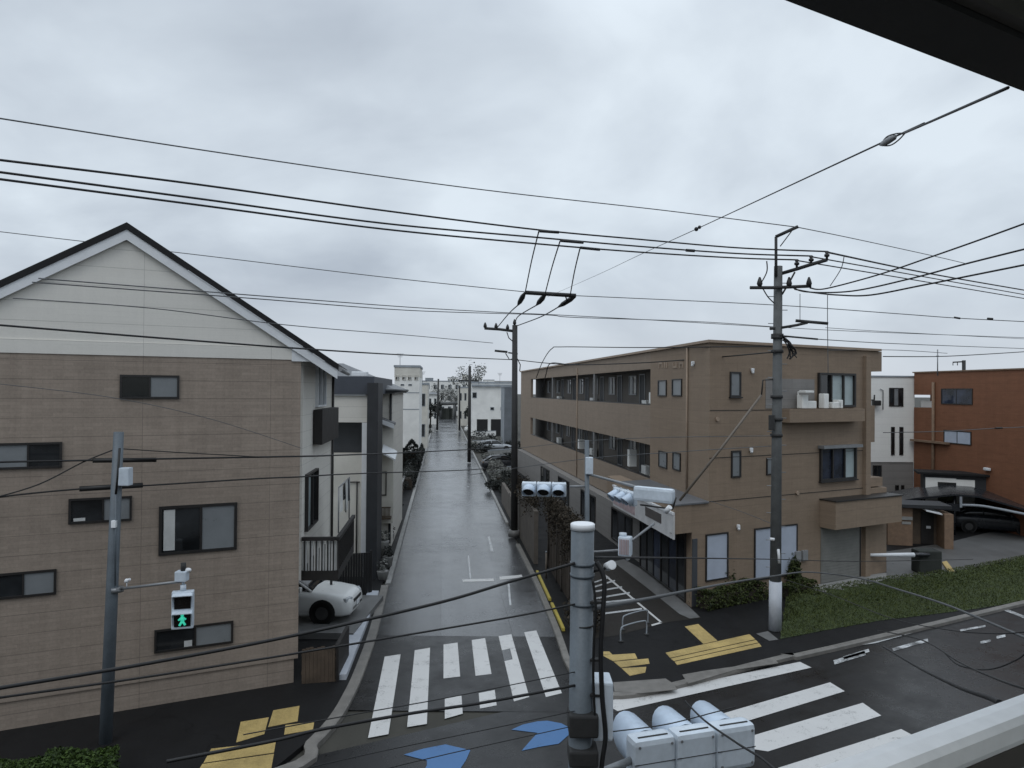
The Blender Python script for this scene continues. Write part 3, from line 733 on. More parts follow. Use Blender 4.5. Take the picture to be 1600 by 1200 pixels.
# small windows
for r in ((1029,594,1042,619),(1051,592,1066,619)): window(tan, SD, r, ('glass_frost',), fw=.05)
for r in ((1030,705,1043,731),(1052,707,1064,735)): window(tan, SD, r, ('glass_frost',), fw=.05)
window(tan, FR, (1140,581,1157,620), ('glass_frost',), fw=.06, sill=True)
f = window(tan, FR, (1142,704,1157,746), ('glass_frost',), fw=.06)
window(tan, FR, (1197,715,1207,742), ('glass_frost',), fw=.05)
window(tan, FR, (1277,583,1334,636), ('glass_dark','glass_pale','glass_pale'), fw=.09, proud=.12)
window(tan, FR, (1280,698,1336,750), ('glass_blue','glass_blue','glass_pale'), fw=.09, proud=.10, sill=True)
a = FR.rect(1279,697,1337,700); m = MB(); FR.slab(m, a[0]-.05, a[1]+.05, a[2]+.02, a[3]+.06, .005, .32); m.build('window_hood', 'steel_grey', tan)
# roof letters, worn pale
m = MB()
for px0, px1, k in ((1030,1036,0),(1039,1043,1),(1052,1058,2),(1062,1068,0)):
    s0, s1, z0, z1 = SD.rect(px0,566,px1,575)
    s0, s1 = min(s0,s1), max(s0,s1)
    SD.slab(m, s0, s0+.09, z0, z1, 0, .03); SD.slab(m, s1-.09, s1, z0, z1, 0, .03)
    if k != 1: SD.slab(m, s0+.09, s1-.09, (z0 if k == 2 else z1-.09), (z0+.09 if k == 2 else z1), 0, .028)
m.build('roof_letter', 'tan_trim', tan)
for pl, px, py in ((SD,1085,567),(FR,1174,578),(FR,1172,702),(FR,1152,822)):
    a, z = pl.hit(px,py); m = MB(); m.bevbox(pl.pt(a,z,.06), (.13,.12,.13), .03); m.ball(pl.pt(a,z-.09,.08), .06); m.build('wall_lamp', 'white_trim', tan)
# floor joints and downpipe
m = MB()
for z in (3.9, 5.52, 7.30): FR.slab(m, su+.02, sR-.02, z, z+.025, 0, .012)
m.build('floor_band', 'bronze', tan)
a = FR.hit(1352,650)[0]; m = MB(); FR.slab(m, a-.16, a+.16, .12, FR.hit(1352,556)[1], .001, .16); m.build('pipe_duct', 'tan_tile', tan)
# third floor niche with outdoor units on a ledge
n0, n1, nz0, nz1 = FR.rect(1196,592,1272,638)
m = MB(); FR.slab(m, n0, n1, nz0, nz1, 0, .02); m.build('niche_panel', 'grey_siding', tan)
l0, l1, _, _ = FR.rect(1218,636,1335,641); m = MB(); FR.slab(m, l0, l1, nz0-.55, nz0-.02, .022, .5); m.build('ledge', 'tan_tile', tan)
for px, w_, h_ in ((1245,.35,.55),(1256,.5,.3),(1278,.28,.6),(1294,.55,.25),(1300,.3,.35)):
    a = FR.hit(px,640)[0]; m = MB(); m.bevbox(FR.pt(a,nz0+h_/2,.28), (w_,.28,h_), .03, (FR.d,FR.n,ZV)); m.build('outdoor_unit', 'far_white', tan)
a, z = FR.hit(1244,612); m = MB(); m.tube([FR.pt(a,nz0,.1), FR.pt(a,z,.1), FR.pt(a+.0,z,.35)], .03); m.bevbox(FR.pt(a,z,.5), (.5,.34,.1), .03, (FR.d,FR.n,ZV)); m.build('lamp_arm', 'far_white', tan)
# right side boxes
m = MB(); FR.slab(m, sR+.002, FR.hit(1380,600)[0], FR.hit(1370,692)[1], FR.hit(1370,634)[1], -2.2, -.4); m.build('side_balcony', 'tan_tile', tan)
m = MB(); FR.slab(m, sR+.002, FR.hit(1384,700)[0], 3.9, FR.hit(1370,747)[1]+.0, -2.5, -.15); m.build('side_wing', 'tan_tile', tan)
# ground floor
m = MB(); m.prism([BP(0,0), BP(sRb,0), BP(sRb,6), BP(0,6)], .1, Z0F-.002); m.build('ground_floor_wall', 'tan_tile', tan)
GP = Plane(C0, VD, (-1,0))
Ls = GP.hit(985,850)[0]
m = MB(); m.prism([BP(.3,6.002), BP(2.5,6.002), BP(2.5,LT-1), BP(.3,LT-1)], .1, 2.2); m.build('shop_wall', 'grey_siding', tan)
window(tan, GP, (.5, 6.0, .15, 2.9), ('glass_dark','glass_blue','glass_dark','glass_blue','glass_dark','glass_dark'), fw=.07, proud=.06, label='dark full height shop glazing')
GQ = Plane(Vector(BP(.3,0)+(0,)), VD, (-1,0))
for k in range(4): window(tan, GQ, (8.0+k*7, 11.6+k*7, .3, 1.95), ('glass_dark','fin_dark','glass_dark'), fw=.08, proud=.05, frame='bronze')
# shop canopy with a flat roof
cz0, cz1 = 2.85, Z0F+.02
ch = .95
c_in = -(su-.02)
def CP(s, t): p = FR.pt(s,0)+VD*t; return (p.x,p.y)
cs = FR.hit(1055,800)[0]
m = MB(); m.prism([CP(cs,-.04), CP(-.002,-.04), CP(-.002,o0+2.5), CP(cs,o0+2.5)], cz0, cz1); m.build('canopy', 'tan_tile', tan)
m = MB(); m.prism([CP(cs-.04,-.08), CP(su-.02,-.08), CP(su-.02,o0-.02), CP(cs-.04,o0-.02)], cz1+.002, cz1+.06); m.build('canopy_roof', 'roof_grey', tan)
CPn = Plane(Vector(CP(cs,0)+(0,)), VD, (-1,0))
m = MB(); CPn.slab(m, .0, 8.0, cz0-.2, cz0+.68, .005, .06); m.build('shop_sign', 'sign_white', tan)
m = MB(); CPn.slab(m, 4.6, 7.9, cz0-.1, cz0+.6, .062, .07); m.build('sign_panel', 'sign_pink', tan)
m = MB(); CPn.slab(m, 1.3, 3.2, cz0+.14, cz0+.5, .062, .075); m.build('sign_letter', 'sign_dark', tan)
m = MB(); CPn.slab(m, 0.02, 8.0, cz0+.69, cz0+.77, .005, .1); m.build('sign_edge', 'white_trim', tan)
m = MB(); FR.slab(m, cs+.002, -.0, cz0-.01, cz0-.001, -.3, 0); m.build('soffit', 'bronze', tan)
# front shop openings
window(tan, FR, (1102,833,1137,906), ('blind_white',), fw=.05, proud=.05, label='ground floor window with white blind')
window(tan, FR, (1178,822,1245,902), ('blind_white','blind_white'), .55, fw=.05, proud=.05, label='wide ground floor window with white blinds')
a = FR.rect(1282,818,1342,924); m = MB(); FR.slab(m, a[0], a[1], .12, a[3], .003, .03)
for i in range(18): FR.slab(m, a[0]+.05, a[1]-.05, .15+i*(a[3]-.2)/18, .15+(i+.75)*(a[3]-.2)/18, .031, .042)
m.build('shutter', 'metal_shutter', tan)
m = MB(); FR.slab(m, a[1]+.003, a[1]+.1, .12, a[3], .003, .035); m.build('shutter_post', 'bronze', tan)
a = FR.rect(1281,776,1384,817); m = MB(); FR.slab(m, a[0], a[1]+.0, a[2], a[3], .003, .75); m.build('balcony_box', 'tan_tile', tan)
m = MB(); FR.slab(m, a[0]-.03, a[1]+.03, a[3]+.002, a[3]+.05, .0, .8); m.build('balcony_cap', 'bronze', tan)
m = MB(); a2 = FR.hit(1082,900)[0]; FR.slab(m, .02, FR.hit(1095,900)[0]-.2, .12, 2.6, .003, .03); m.build('side_door', 'recess_dark', tan)

# drainpipes, meter boxes and outdoor units along the side
for px in (905,):
    s = SD.hit(px,640)[0]+.5; m = MB(); m.tube([SD.pt(s,2.3,.04), SD.pt(s,zr-.3,.04)], .03, 8)
    for z in (3.0,4.6,6.2,7.8,9.2): m.tube([SD.pt(s,z-.03,.04), SD.pt(s,z+.03,.04)], .042, 8)
    m.build('downpipe', 'tan_trim', tan)
s = SD.hit(1075,640)[0]; m = MB(); m.tube([SD.pt(s,z0_,.05) for z0_ in (3.95,zr-.05)], .04, 8); m.build('downpipe', 'tan_trim', tan)
rnd = random.Random(4)
for zb in (z2b-.42, z3b-.42):
    for k in range(3):
        s = o0+4.2+k*11.3; m = MB(); m.bevbox(BKp.pt(s,zb+.33,.3), (.75,.3,.55), .03, (BKp.d,BKp.n,ZV)); m.tube([BKp.pt(s-.12,zb+.33,.452), BKp.pt(s-.12,zb+.33,.458)], .2, 14); m.build('outdoor_unit', 'far_white', tan)
for s_, z_ in ((sR-4.6,1.4),(sR-4.2,1.4),(sR-3.0,2.9)):
    m = MB(); m.bevbox(FR.pt(s_,z_,.06), (.3,.12,.42), .015, (FR.d,FR.n,ZV)); m.build('meter_box', 'gutter_grey', tan)
for px, py in ((1120,655),(1230,655),(1245,770)):
    a, z = FR.hit(px,py); m = MB(); m.tube([FR.pt(a,z,.0), FR.pt(a,z,.07)], .08, 10); m.build('vent_cap', 'tan_trim', tan)
# ================================================================ buildings at the right edge
wh = thing('white_apartment_block', P(1392,790,50), 'white apartment block with grey base between the tan and the rust building', 'building')
wp = Plane(P(1358,700,50), U*1.0+Vector((.0,-.45,0)), (0,-1))
a0, a1 = wp.hit(1335,650)[0]-8, wp.hit(1429,650)[0]
zs, zt = wp.hit(1390,722)[1], wp.hit(1390,589)[1]
m = MB(); wp.slab(m, a0, a1, zs, zt, -9, 0); m.build('upper_wall', 'white_siding', wh)
m = MB(); wp.slab(m, a0, a1-.05, -.02, zs-.002, -9, -.06); m.build('base_wall', 'grey_siding', wh)
m = MB(); wp.slab(m, a0-.1, a1+.08, zt+.001, zt+.09, -9.1, .08); m.build('roof_edge', 'far_grey', wh)
window(wh, wp, (1389,606,1411,635), ('glass_dark','glass_frost','glass_dark'), fw=.06)
window(wh, wp, (1392,667,1397.5,711), ('glass_dark',), fw=.05); window(wh, wp, (1405,667,1411,711), ('glass_dark',), fw=.05)
window(wh, wp, (1364,727,1377,746), ('glass_dark','glass_dark'), fw=.06)
for r in ((1399,758,1404,776),(1408,758,1412.5,776)): window(wh, wp, r, ('glass_dark',), fw=.05)
a, z = wp.hit(1366,625); m = MB(); m.tube([wp.pt(a-.2,z,.05), wp.pt(a-.2,z,.35), wp.pt(a-.2,z+.35,.4)], .05); m.bevbox(wp.pt(a,z-.2,.3), (.5,.3,.35), .05); m.build('wall_vent', 'black', wh)
m = MB(); a, z0 = wp.hit(1379,640); z1 = wp.hit(1379,610)[1]; m.tube([wp.pt(a,z0,.06), wp.pt(a,z1,.06), wp.pt(a-.2,z1+.1,.06)], .03); m.build('vent_pipe', 'steel_grey', wh)

ru = thing('rust_building', P(1520,840,44), 'rust red tiled three storey building at the right edge with dark blue window', 'building')
RP = Plane(P(1428,700,50), -VD, (-1,-.2))
zt = (RP.hit(1430,583)[1]+RP.hit(1598,577)[1])/2
r1 = RP.hit(1640,650)[0]
zr0, zr1 = RP.hit(1443,637)[1], RP.hit(1443,617)[1]; sr = RP.hit(1457.5,630)[0]
m = MB()
RP.slab(m, sr, r1, -.02, zt-.001, -9, 0); RP.slab(m, 0, sr-.001, -.02, zr0, -9, -.0005); RP.slab(m, 0, sr-.001, zr1, zt-.002, -9, -.0005); RP.slab(m, 0, sr-.001, zr0+.001, zr1-.001, -9, -1.2)
m.build('wall', 'rust_tile', ru)
m = MB(); RP.slab(m, -.08, r1, zt, zt+.08, -9.1, .08); m.build('roof_edge', 'brick_brown', ru)
m = MB(); RP.slab(m, .1, sr-.1, zr0+.02, zr0+.45, -.5, -.44); m.build('balcony_panel', 'far_white', ru)
window(ru, RP, (1471,607,1520,632), ('glass_blue','glass_blue'), fw=.06, proud=.04)
window(ru, RP, (1475,673,1518,694), ('blind_white','blind_white'), fw=.06, proud=.04)
a = RP.hit(1460,650)[0]; m = MB(); m.tube([RP.pt(a,.1,.09), RP.pt(a,RP.hit(1460,597)[1],.09)], .09); m.build('downpipe', 'brick_brown', ru)
m = MB(); RP.slab(m, .0, 3.4, RP.hit(1440,690)[1], RP.hit(1440,687)[1], .002, .3); m.build('ledge', 'brick_brown', ru)
a, z = RP.hit(1545,733); m = MB(); m.bevbox(RP.pt(a,z,.12), (.2,.45,.16), .04); m.build('wall_lamp', 'white_trim', ru)
aer = P(1465,580,47); m = MB(); m.tube([aer-ZV*.3, P(1465,546,47)], .035); m.tube([P(1463,556,47), P(1467,556,47)], .02); m.build('roof_aerial', 'steel_grey', ru)

sh = thing('garage_shed', P(1490,775,44), 'low pale shed with dark glass front under the rust building', 'shed')
sp_ = Plane(P(1443,770,45), (1,-.42), (0,-1))
b0, b1 = sp_.hit(1443,760)[0], sp_.hit(1541,760)[0]; zt = sp_.hit(1460,741)[1]
m = MB(); sp_.slab(m, b0, b1, 0, zt, -1.5, 0); m.build('wall', 'fin_dark', sh)
m = MB(); sp_.slab(m, b0-.35, b1+.3, zt+.001, zt+.12, -1.7, .25); m.build('roof', 'roof_dark', sh)
c = sp_.hit(1494,760)[0]; c2 = sp_.hit(1523,760)[0]; c0 = sp_.hit(1465,760)[0]
m = MB(); sp_.slab(m, c, c2, .2, zt-.25, .001, .05); m.build('shutter', 'far_white', sh)
m = MB(); sp_.slab(m, b0+.1, c0, .2, zt-.2, .001, .05); sp_.slab(m, c0+.001, c-.002, zt-.45, zt-.2, .001, .05); m.build('door_surround', 'far_white', sh)
window(sh, sp_, (c0+.02, c-.05, .2, zt-.5), ('glass_dark','glass_dark'), fw=.06, proud=.05)

# carport with curved roof
cpt = thing('carport', P(1545,830,40), 'black carport with curved roof and deep shade in front of the rust building', 'carport')
cq = Plane(P(1500,800,41), (1,-.5), (0,-1))
k0, k1 = cq.hit(1420,800)[0], cq.hit(1640,800)[0]
def zc_(px, py): return cq.hit(px,py)[1]
prof = [(cq.hit(x,y)[0], cq.hit(x,y)[1]) for x, y in ((1385,786),(1430,778),(1490,772),(1530,775),(1570,786),(1600,795),(1650,808))]
m = MB()
fr_ = [cq.pt(a,z,.0) for a, z in prof]; bk_ = [cq.pt(a,z+.1,-4.2) for a, z in prof]
for i in range(len(prof)-1): m.slab([fr_[i],fr_[i+1],bk_[i+1],bk_[i]], -ZV*.1)
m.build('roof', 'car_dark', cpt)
m = MB(); pr2 = [cq.pt(*cq.hit(x,y), .03) for x, y in ((1500,789),(1530,790),(1560,795),(1600,803),(1650,812))]
m.tube(smooth_path(pr2,4), .07); m.build('gutter', 'far_grey', cpt)
m = MB(); cq.slab(m, k0-1.5, cq.hit(1500,800)[0], zc_(1450,795), zc_(1450,784), .0, .12); m.build('beam', 'car_dark', cpt)
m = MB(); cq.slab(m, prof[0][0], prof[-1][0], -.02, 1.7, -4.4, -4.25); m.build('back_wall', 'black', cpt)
for px in (1492, 1640):
    a, z = cq.hit(px,775); m = MB(); m.tube([cq.pt(a,.1,-.3), cq.pt(a,z-.05,-.3)], .06); m.build('post', 'car_dark', cpt)
m = MB(); a, z = cq.hit(1501,783); cq.slab(m, a-.06, a+.06, z-.33, z+.26, .13, .2); m.build('bracket', 'far_grey', cpt)

en = thing('entrance_porch', P(1435,855,38), 'small brick entrance with dark wooden door and white canopy beside the carport', 'porch')
ep = Plane(P(1387,850,38.5), (1,-.2), (0,-1))
def EX(px): return ep.hit(px,830)[0]
def EZ(py): return ep.hit(1440,py)[1]
m = MB(); ep.slab(m, EX(1387), EX(1426), .1, EZ(795), -.4, 0); m.build('wall', 'brick_brown', en)
m = MB(); ep.slab(m, EX(1470), EX(1484), .1, EZ(800), -1.0, .5); m.build('pillar', 'brick_brown', en)
m = MB(); ep.slab(m, EX(1426)+.002, EX(1470)-.002, .1, EZ(797), -1.2, -.6); m.build('door_wall', 'brown_wood', en)
m = MB(); ep.slab(m, EX(1445), EX(1465), .12, EZ(802), -.598, -.54); m.build('door', 'dark_wood', en)
m = MB(); ep.slab(m, EX(1453), EX(1460), EZ(828), EZ(824), -.538, -.52); m.build('name_plate', 'white_trim', en)
m = MB(); m.slab([ep.pt(EX(1441),EZ(795),-.5), ep.pt(EX(1466),EZ(799),-.5), ep.pt(EX(1468),EZ(802),.4), ep.pt(EX(1443),EZ(797),.4)], ZV*.06); m.build('canopy', 'white_trim', en)
m = MB(); ep.slab(m, EX(1400), EX(1425), EZ(813), EZ(808), .001, .08); ep.slab(m, EX(1409), EX(1423), EZ(820), EZ(816), .001, .03); m.build('wall_sign', 'concrete', en)
m = MB(); ep.slab(m, EX(1387), EX(1484), EZ(793), EZ(788), -1.5, .3); m.build('lintel', 'fin_dark', en)

# driveway and lawn
dr = [G(1385,905,.1), G(1475,897,.1), G(1612,868,.1), G(1720,845,.1), G(1720,815,.1), G(1560,828,.1), G(1480,848,.1), G(1385,862,.1)]
tag(MB().sheet(dr, .108).build('driveway', 'drive_grey'), kind='structure')
fo = [G(1240,925,.1), G(1278,930,.1), G(1345,918,.1), G(1385,905,.1), G(1385,895,.1), G(1282,905,.1)]
tag(MB().sheet(fo, .109).build('path', 'concrete'), kind='structure')
bank = [G(1219,999,.1), G(1290,985,.1), G(1375,970,.1), G(1450,961,.1), G(1530,951,.1), G(1612,937,.1), G(1760,905,.1), G(1760,855,.1), G(1612,872,.1), G(1540,886,.1), G(1470,899,.1), G(1385,911,.1), G(1330,920,.1), G(1281,928,.1), G(1228,944,.1)]
def bank_h(p):
    n = p.dot(N); return .10+.38*max(0, min(1, (n-17.6)/2.2))
def in_poly(x, y, poly):
    c = False; j = len(poly)-1
    for i in range(len(poly)):
        if (poly[i].y > y) != (poly[j].y > y) and x < (poly[j].x-poly[i].x)*(y-poly[i].y)/(poly[j].y-poly[i].y)+poly[i].x: c = not c
        j = i
    return c
m = MB(); m.sheet(bank, .114); st = .4; xs = [p.x for p in bank]; yb = [p.y for p in bank]
for i in range(int((max(xs)-min(xs))/st)):
    for j in range(int((max(yb)-min(yb))/st)):
        x, y = min(xs)+i*st, min(yb)+j*st
        if all(in_poly(x+a, y+b, bank) for a in (-.02,st+.02) for b in (-.02,st+.02)):
            q = [Vector((x,y,0)),Vector((x+st,y,0)),Vector((x+st,y+st,0)),Vector((x,y+st,0))]
            m.add([(p.x,p.y,bank_h(p)) for p in q], [(0,1,2,3)])
tag(m.build('lawn', 'turf'), kind='structure')
rnd = random.Random(5); m = MB(); cnt = 0
while cnt < 52000:
    x, y = rnd.uniform(min(xs),max(xs)), rnd.uniform(min(yb),max(yb))
    if not in_poly(x,y,bank): continue
    cnt += 1; p = Vector((x,y,0)); p.z = bank_h(p)-.01
    h = rnd.uniform(.03,.075)*(1.3 if p.dot(N) < 18.6 else .9); an = rnd.uniform(0,6.28); w_ = rnd.uniform(.012,.024)
    q = Vector((math.cos(an),math.sin(an),0)); le = Vector((rnd.gauss(0,.05),rnd.gauss(0,.05),0))
    m.add([p-q*w_, p+q*w_, p+le+ZV*h], [(0,1,2)])
tag(m.build('grass', 'grass_green'), 'short green grass covering the bank beside the right pavement', 'grass', None, 'stuff')

# ================================================================ poles and signals
def step_bolts(mb, base, top, r, z0, dz, n):
    ax = (top-base); 
    for i in range(n):
        z = z0+i*dz; p = base+ax*((z-base.z)/ax.z); sx = 1 if i % 2 else -1
        mb.tube([p, p+Vector((sx*(r+.16),0,0))], .014, 5)

# --- foreground signal pole
Yf = 6.4
fpole = P(910,830,Yf); fb = Vector((fpole.x-.03, fpole.y, .1)); ft = P(910.5,822,Yf)
sp1 = thing('signal_pole', fb, 'thick grey steel signal pole with white cap in the foreground, right of centre', 'pole')
m = MB(); m.tube([fb, fb.lerp(ft,.55), ft], [.105,.102,.100], 20); m.build('pole', 'pole_grey', sp1)
m = MB(); m.tube([ft-ZV*.03, ft+ZV*.018, ft+ZV*.026], [.106,.107,.096], 24); m.build('cap', 'white_trim', sp1)
m = MB()
for py in (880, 898, 942): 
    p = P(910,py,Yf); m.tube([p-ZV*.012, p+ZV*.012], .108, 20)
m.build('clamp', 'pole_grey', sp1)
m = MB()
for dx, dy, w_ in ((-.16,-.05,.0),): pass
for py, hh in ((1125,.55),(1175,.4)):
    p = P(910,py,Yf); m.bevbox(p+Vector((-.0,-.02,0)), (.25,.25,hh*.35), .02)
m.build('bracket', 'pole_dark', sp1)
p = P(940,1103,Yf+.05); m = MB(); m.bevbox(p, (.17,.26,.5), .02); m.build('control_box', 'signal_white', sp1)
p = P(953,884,Yf); q = P(926,893,Yf)
m = MB(); m.tube([q, p+Vector((-.03,.0,-.02))], .012); m.build('lamp_arm', 'black', sp1)
m = MB(); m.tube([p+Vector((-.02,.045,-.02)), p+Vector((.012,-.05,.02))], [.036,.04], 14); m.build('lamp_head', 'white_trim', sp1)
m = MB(); m.tube([p+Vector((.012,-.052,.02)), p+Vector((.013,-.056,.021))], [.03,.03], 14); m.build('lens', 'rail_white', sp1)
# --- the big vehicle signal seen from behind
axs = Vector((.952,.306,0)).normalized(); fac = Vector((-.306,.952,0)).normalized()
def vehicle_signal(c, ax, fc, label, sz=1.0, group=None, lit=None, hood_len=.42, arm_to=None, tilt=0):
    """c = middle of the rear top edge; three lenses side by side facing fc"""
    t = thing('vehicle_signal', c, label, 'traffic signal', group)
    up3 = ZV*math.cos(tilt)+fc*math.sin(tilt); fc = fc*math.cos(tilt)-ZV*math.sin(tilt)
    w_, h_, dpt = .415*sz, .40*sz, .20*sz
    for i in (-1,0,1):
        cc = c+ax*(i*w_)+fc*dpt/2-up3*h_/2
        m = MB(); m.bevbox(cc, (w_-.008, dpt, h_), .05*sz, (ax,fc,up3)); o = m.build('signal_housing', 'signal_white', t)
        m = MB()
        for sx in (-1,1):
            for sz_ in (-1,1):
                q = cc-fc*dpt/2+ax*(sx*w_*.38)+up3*(sz_*h_*.36); m.tube([q-fc*.006, q+fc*.004], .012*sz, 8)
        m.build('screws', 'steel_grey', o)
        m = MB(); q = cc-fc*(dpt/2-.001); m.obox(q-ax*w_*.5+ax*.001-up3*h_*.02-fc*.004, ax*(w_-.012), fc*.006, up3*.006); m.build('seam', 'pole_dark', o)
        m = MB(); r = .178*sz; lc = cc+fc*(dpt/2+.005)+up3*.01*sz; n = 18; vs = []; 
        for k in range(n+1):
            an = -.32*math.pi+ (1.64*math.pi)*k/n
            e_ = ax*math.cos(an)+up3*math.sin(an); up = .5+.5*math.sin(an)
            vs += [lc+e_*r, lc+e_*r*1.0+fc*hood_len*sz*(.30+.70*up), lc+e_*(r-.012)+fc*hood_len*sz*(.30+.70*up), lc+e_*(r-.012)]
        m.add(vs, [(4*k+j, 4*k+4+j, 4*k+4+(j+1)%4, 4*k+(j+1)%4) for k in range(n) for j in range(3)], True); m.build('hood', 'signal_hood', o)
        m = MB(); m.tube([lc+fc*.004, lc+fc*.012], r*.9, 18); m.build('lens', 'lens_off', o)
        m = MB(); m.tube([c+ax*(i*w_-w_*.35)+fc*.06*sz-up3*.003, c+ax*(i*w_+w_*.35)+fc*.06*sz-up3*.003], .012*sz, 6); m.build('hinge', 'pole_dark', o)
    if arm_to is not None:
        m = MB(); st_ = c+fc*dpt/2-up3*h_*.5-ax*(1.5*w_); m.tube([arm_to, st_+ax*.05], .035, 10); m.build('arm', 'steel_grey', t)
    return t
eL, eR_ = P(992,1160,6.6), None
cS = eL+axs*.64; cS.z = eL.z
vehicle_signal(cS, axs, fac, 'large white vehicle signal seen from behind on the foreground pole', 1.03, arm_to=Vector((fpole.x+.09, fpole.y, cS.z-.2)))
# --- far corner signal pole with two heads and a pedestrian head
pb = G(918,1066,.1); fcp = thing('signal_pole', pb, 'slim grey signal pole with a white box, standing on the far right corner', 'pole')
ptop = P(917,688,pb.y)
m = MB(); m.tube([pb, ptop], [.075,.06], 12); m.build('pole', 'pole_grey', fcp)
m = MB(); m.bevbox(P(919,727,pb.y)+Vector((.02,-.08,0)), (.2,.16,.46), .02); m.build('control_box', 'signal_white', fcp)
zarm = CAM.z-(741-611)/F*pb.y
a_s = Vector((pb.x,pb.y,zarm)); a_e = Vector((P(1000,770,17.3).x, 17.3, zarm))
m = MB(); m.tube([a_s, a_e], .035, 8); m.build('arm', 'steel_grey', fcp)
a2 = P(890,760,pb.y-.05); m = MB(); m.tube([Vector((pb.x,pb.y,a2.z)), Vector((a2.x,a2.y,a2.z))], .03, 8); m.build('arm', 'steel_grey', fcp)
c = P(851,753,pb.y-.1)
vehicle_signal(c+Vector((0,.2,0)), Vector((-1,.12,0)).normalized(), Vector((-.12,-1,0)).normalized(), 'white vehicle signal with dark hoods facing the camera, left of the slim corner pole', .98, tilt=.22)
dirA = (a_e-a_s).normalized(); perp = Vector((-dirA.y*-1, dirA.x*-1, 0)); perp = Vector((dirA.y, -dirA.x, 0)); perp = perp if perp.x < 0 else -perp
cen = P(978,764,18.0)
vehicle_signal(Vector((cen.x, cen.y, cen.z+.02)), dirA, (perp*.75+Vector((0,-.66,0))).normalized(), 'white vehicle signal with dark hoods above the shop sign, hung on the long arm', .88, tilt=.22)
bp1 = P(1022,773,17.0); bt = thing('signal_back_cover', bp1, 'large rounded white signal back cover on the arm end above the shop sign', 'traffic signal')
m = MB(); m.bevbox(bp1, (1.0,.2,.34), .07, (Vector((.80,-.6,0)), Vector((.6,.80,0)), ZV)); m.build('cover', 'signal_white', bt)
m = MB(); m.tube([bp1+Vector((-.3,.1,-.25)), bp1+Vector((.35,-.35,-.27))], .02); m.tube([bp1+Vector((.35,-.35,-.27)), bp1+Vector((.42,-.4,.0))], .02); m.build('bracket', 'black', bt)
m = MB(); m.tube([P(1040,800,16.7), P(1047,792,16.6)], .06, 10); m.build('sensor', 'white_trim', bt)
pc = P(977,853,17.6)
ps = thing('pedestrian_signal', pc, 'pale pink pedestrian signal box seen from the side, below the shop sign', 'traffic signal')
m = MB(); m.bevbox(pc, (.30,.25,.46), .03, (Vector((.92,-.39,0)),Vector((.39,.92,0)),ZV)); hs = m.build('housing', 'signal_white', ps)
m = MB()
for k in range(6): m.bevbox(pc+Vector((-.39*.125,-.92*.125,0))*1.08+Vector((.92,-.39,0))*(-.1+.04*k)+Vector((.0,-.01,0)), (.026,.015,.36), .003, (Vector((.92,-.39,0)),Vector((.39,.92,0)),ZV))
m.build('louvre', 'sign_pink', ps)
m = MB(); m.tube([pc+Vector((-.05,.05,.22)), pc+Vector((-.05,.05,.3))], .09, 12); m.build('cap', 'signal_white', ps)
m = MB(); m.tube([pc+Vector((.0,.0,-.2)), P(983,873,17.6)], [.05,.08], 10); m.build('lamp', 'white_trim', ps)
m = MB(); m.tube([pc+Vector((.14,0,.12)), P(1022,818,18.3)], .03, 8); m.build('brace', 'steel_grey', ps)
m = MB(); m.tube([pc+Vector((-.1,0,-.1)), P(934,862,pb.y), Vector((pb.x,pb.y,P(934,862,pb.y).z))], .03, 8); m.build('arm', 'steel_grey', ps)

# --- left pole
lb = G(165,1160,.1); lt = P(185.5,675,lb.y)
lp = thing('utility_pole', lb, 'slender pale grey steel pole in front of the brown house', 'pole')
m = MB(); m.tube([lb, lb.lerp(lt,.5), lt], [.135,.125,.105], 16); m.build('pole', 'pole_grey', lp)
m = MB(); p = P(198,744,lb.y); m.bevbox(p+Vector((.0,-.05,0)), (.24,.2,.4), .02); m.build('control_box', 'signal_white', lp)
m = MB(); m.bevbox(P(183.5,817,lb.y)+Vector((0,-.14,0)), (.1,.08,.16), .01); m.build('junction_box', 'rail_white', lp)
m = MB(); m.tube([P(187,700,lb.y-.13), P(184,745,lb.y-.14), P(181,772,lb.y-.14)], .025); m.build('conduit', 'black', lp)
m = MB(); m.tube([P(181,770,lb.y-.14), P(180,915,lb.y-.14)], .018); m.build('cable', 'pole_grey', lp)
arm0, arm1 = P(180,921,lb.y), P(287,908,lb.y-.55)
m = MB(); m.tube([arm0, arm1], .03, 10); m.build('arm', 'steel_grey', lp)
m = MB(); p = P(183,921,lb.y); m.tube([p-ZV*.05,p+ZV*.05], .14, 14); m.bevbox(P(185,921,lb.y-.12), (.08,.06,.08), .01); m.build('clamp', 'steel_grey', lp)
m = MB(); p = P(198,918,lb.y-.08); m.tube([p, p+ZV*.13], .012); m.tube([p+ZV*.13+Vector((-.04,0,0)), p+ZV*.17+Vector((.08,-.02,.02))], .03, 8); m.ball(p+ZV*.15, .05); m.build('sensor', 'white_trim', lp)
g0_ = P(285,954,lb.y-.62)
pg = thing('pedestrian_signal', g0_, 'white pedestrian signal showing a green walking figure, hung from the slender left pole', 'traffic signal')
ax_ = Vector((.955,.295,0)); fc_ = Vector((.295,-.955,0))
m = MB(); m.bevbox(g0_-fc_*.09, (.44,.18,.80), .025, (ax_,fc_,ZV)); m.build('housing', 'signal_white', pg)
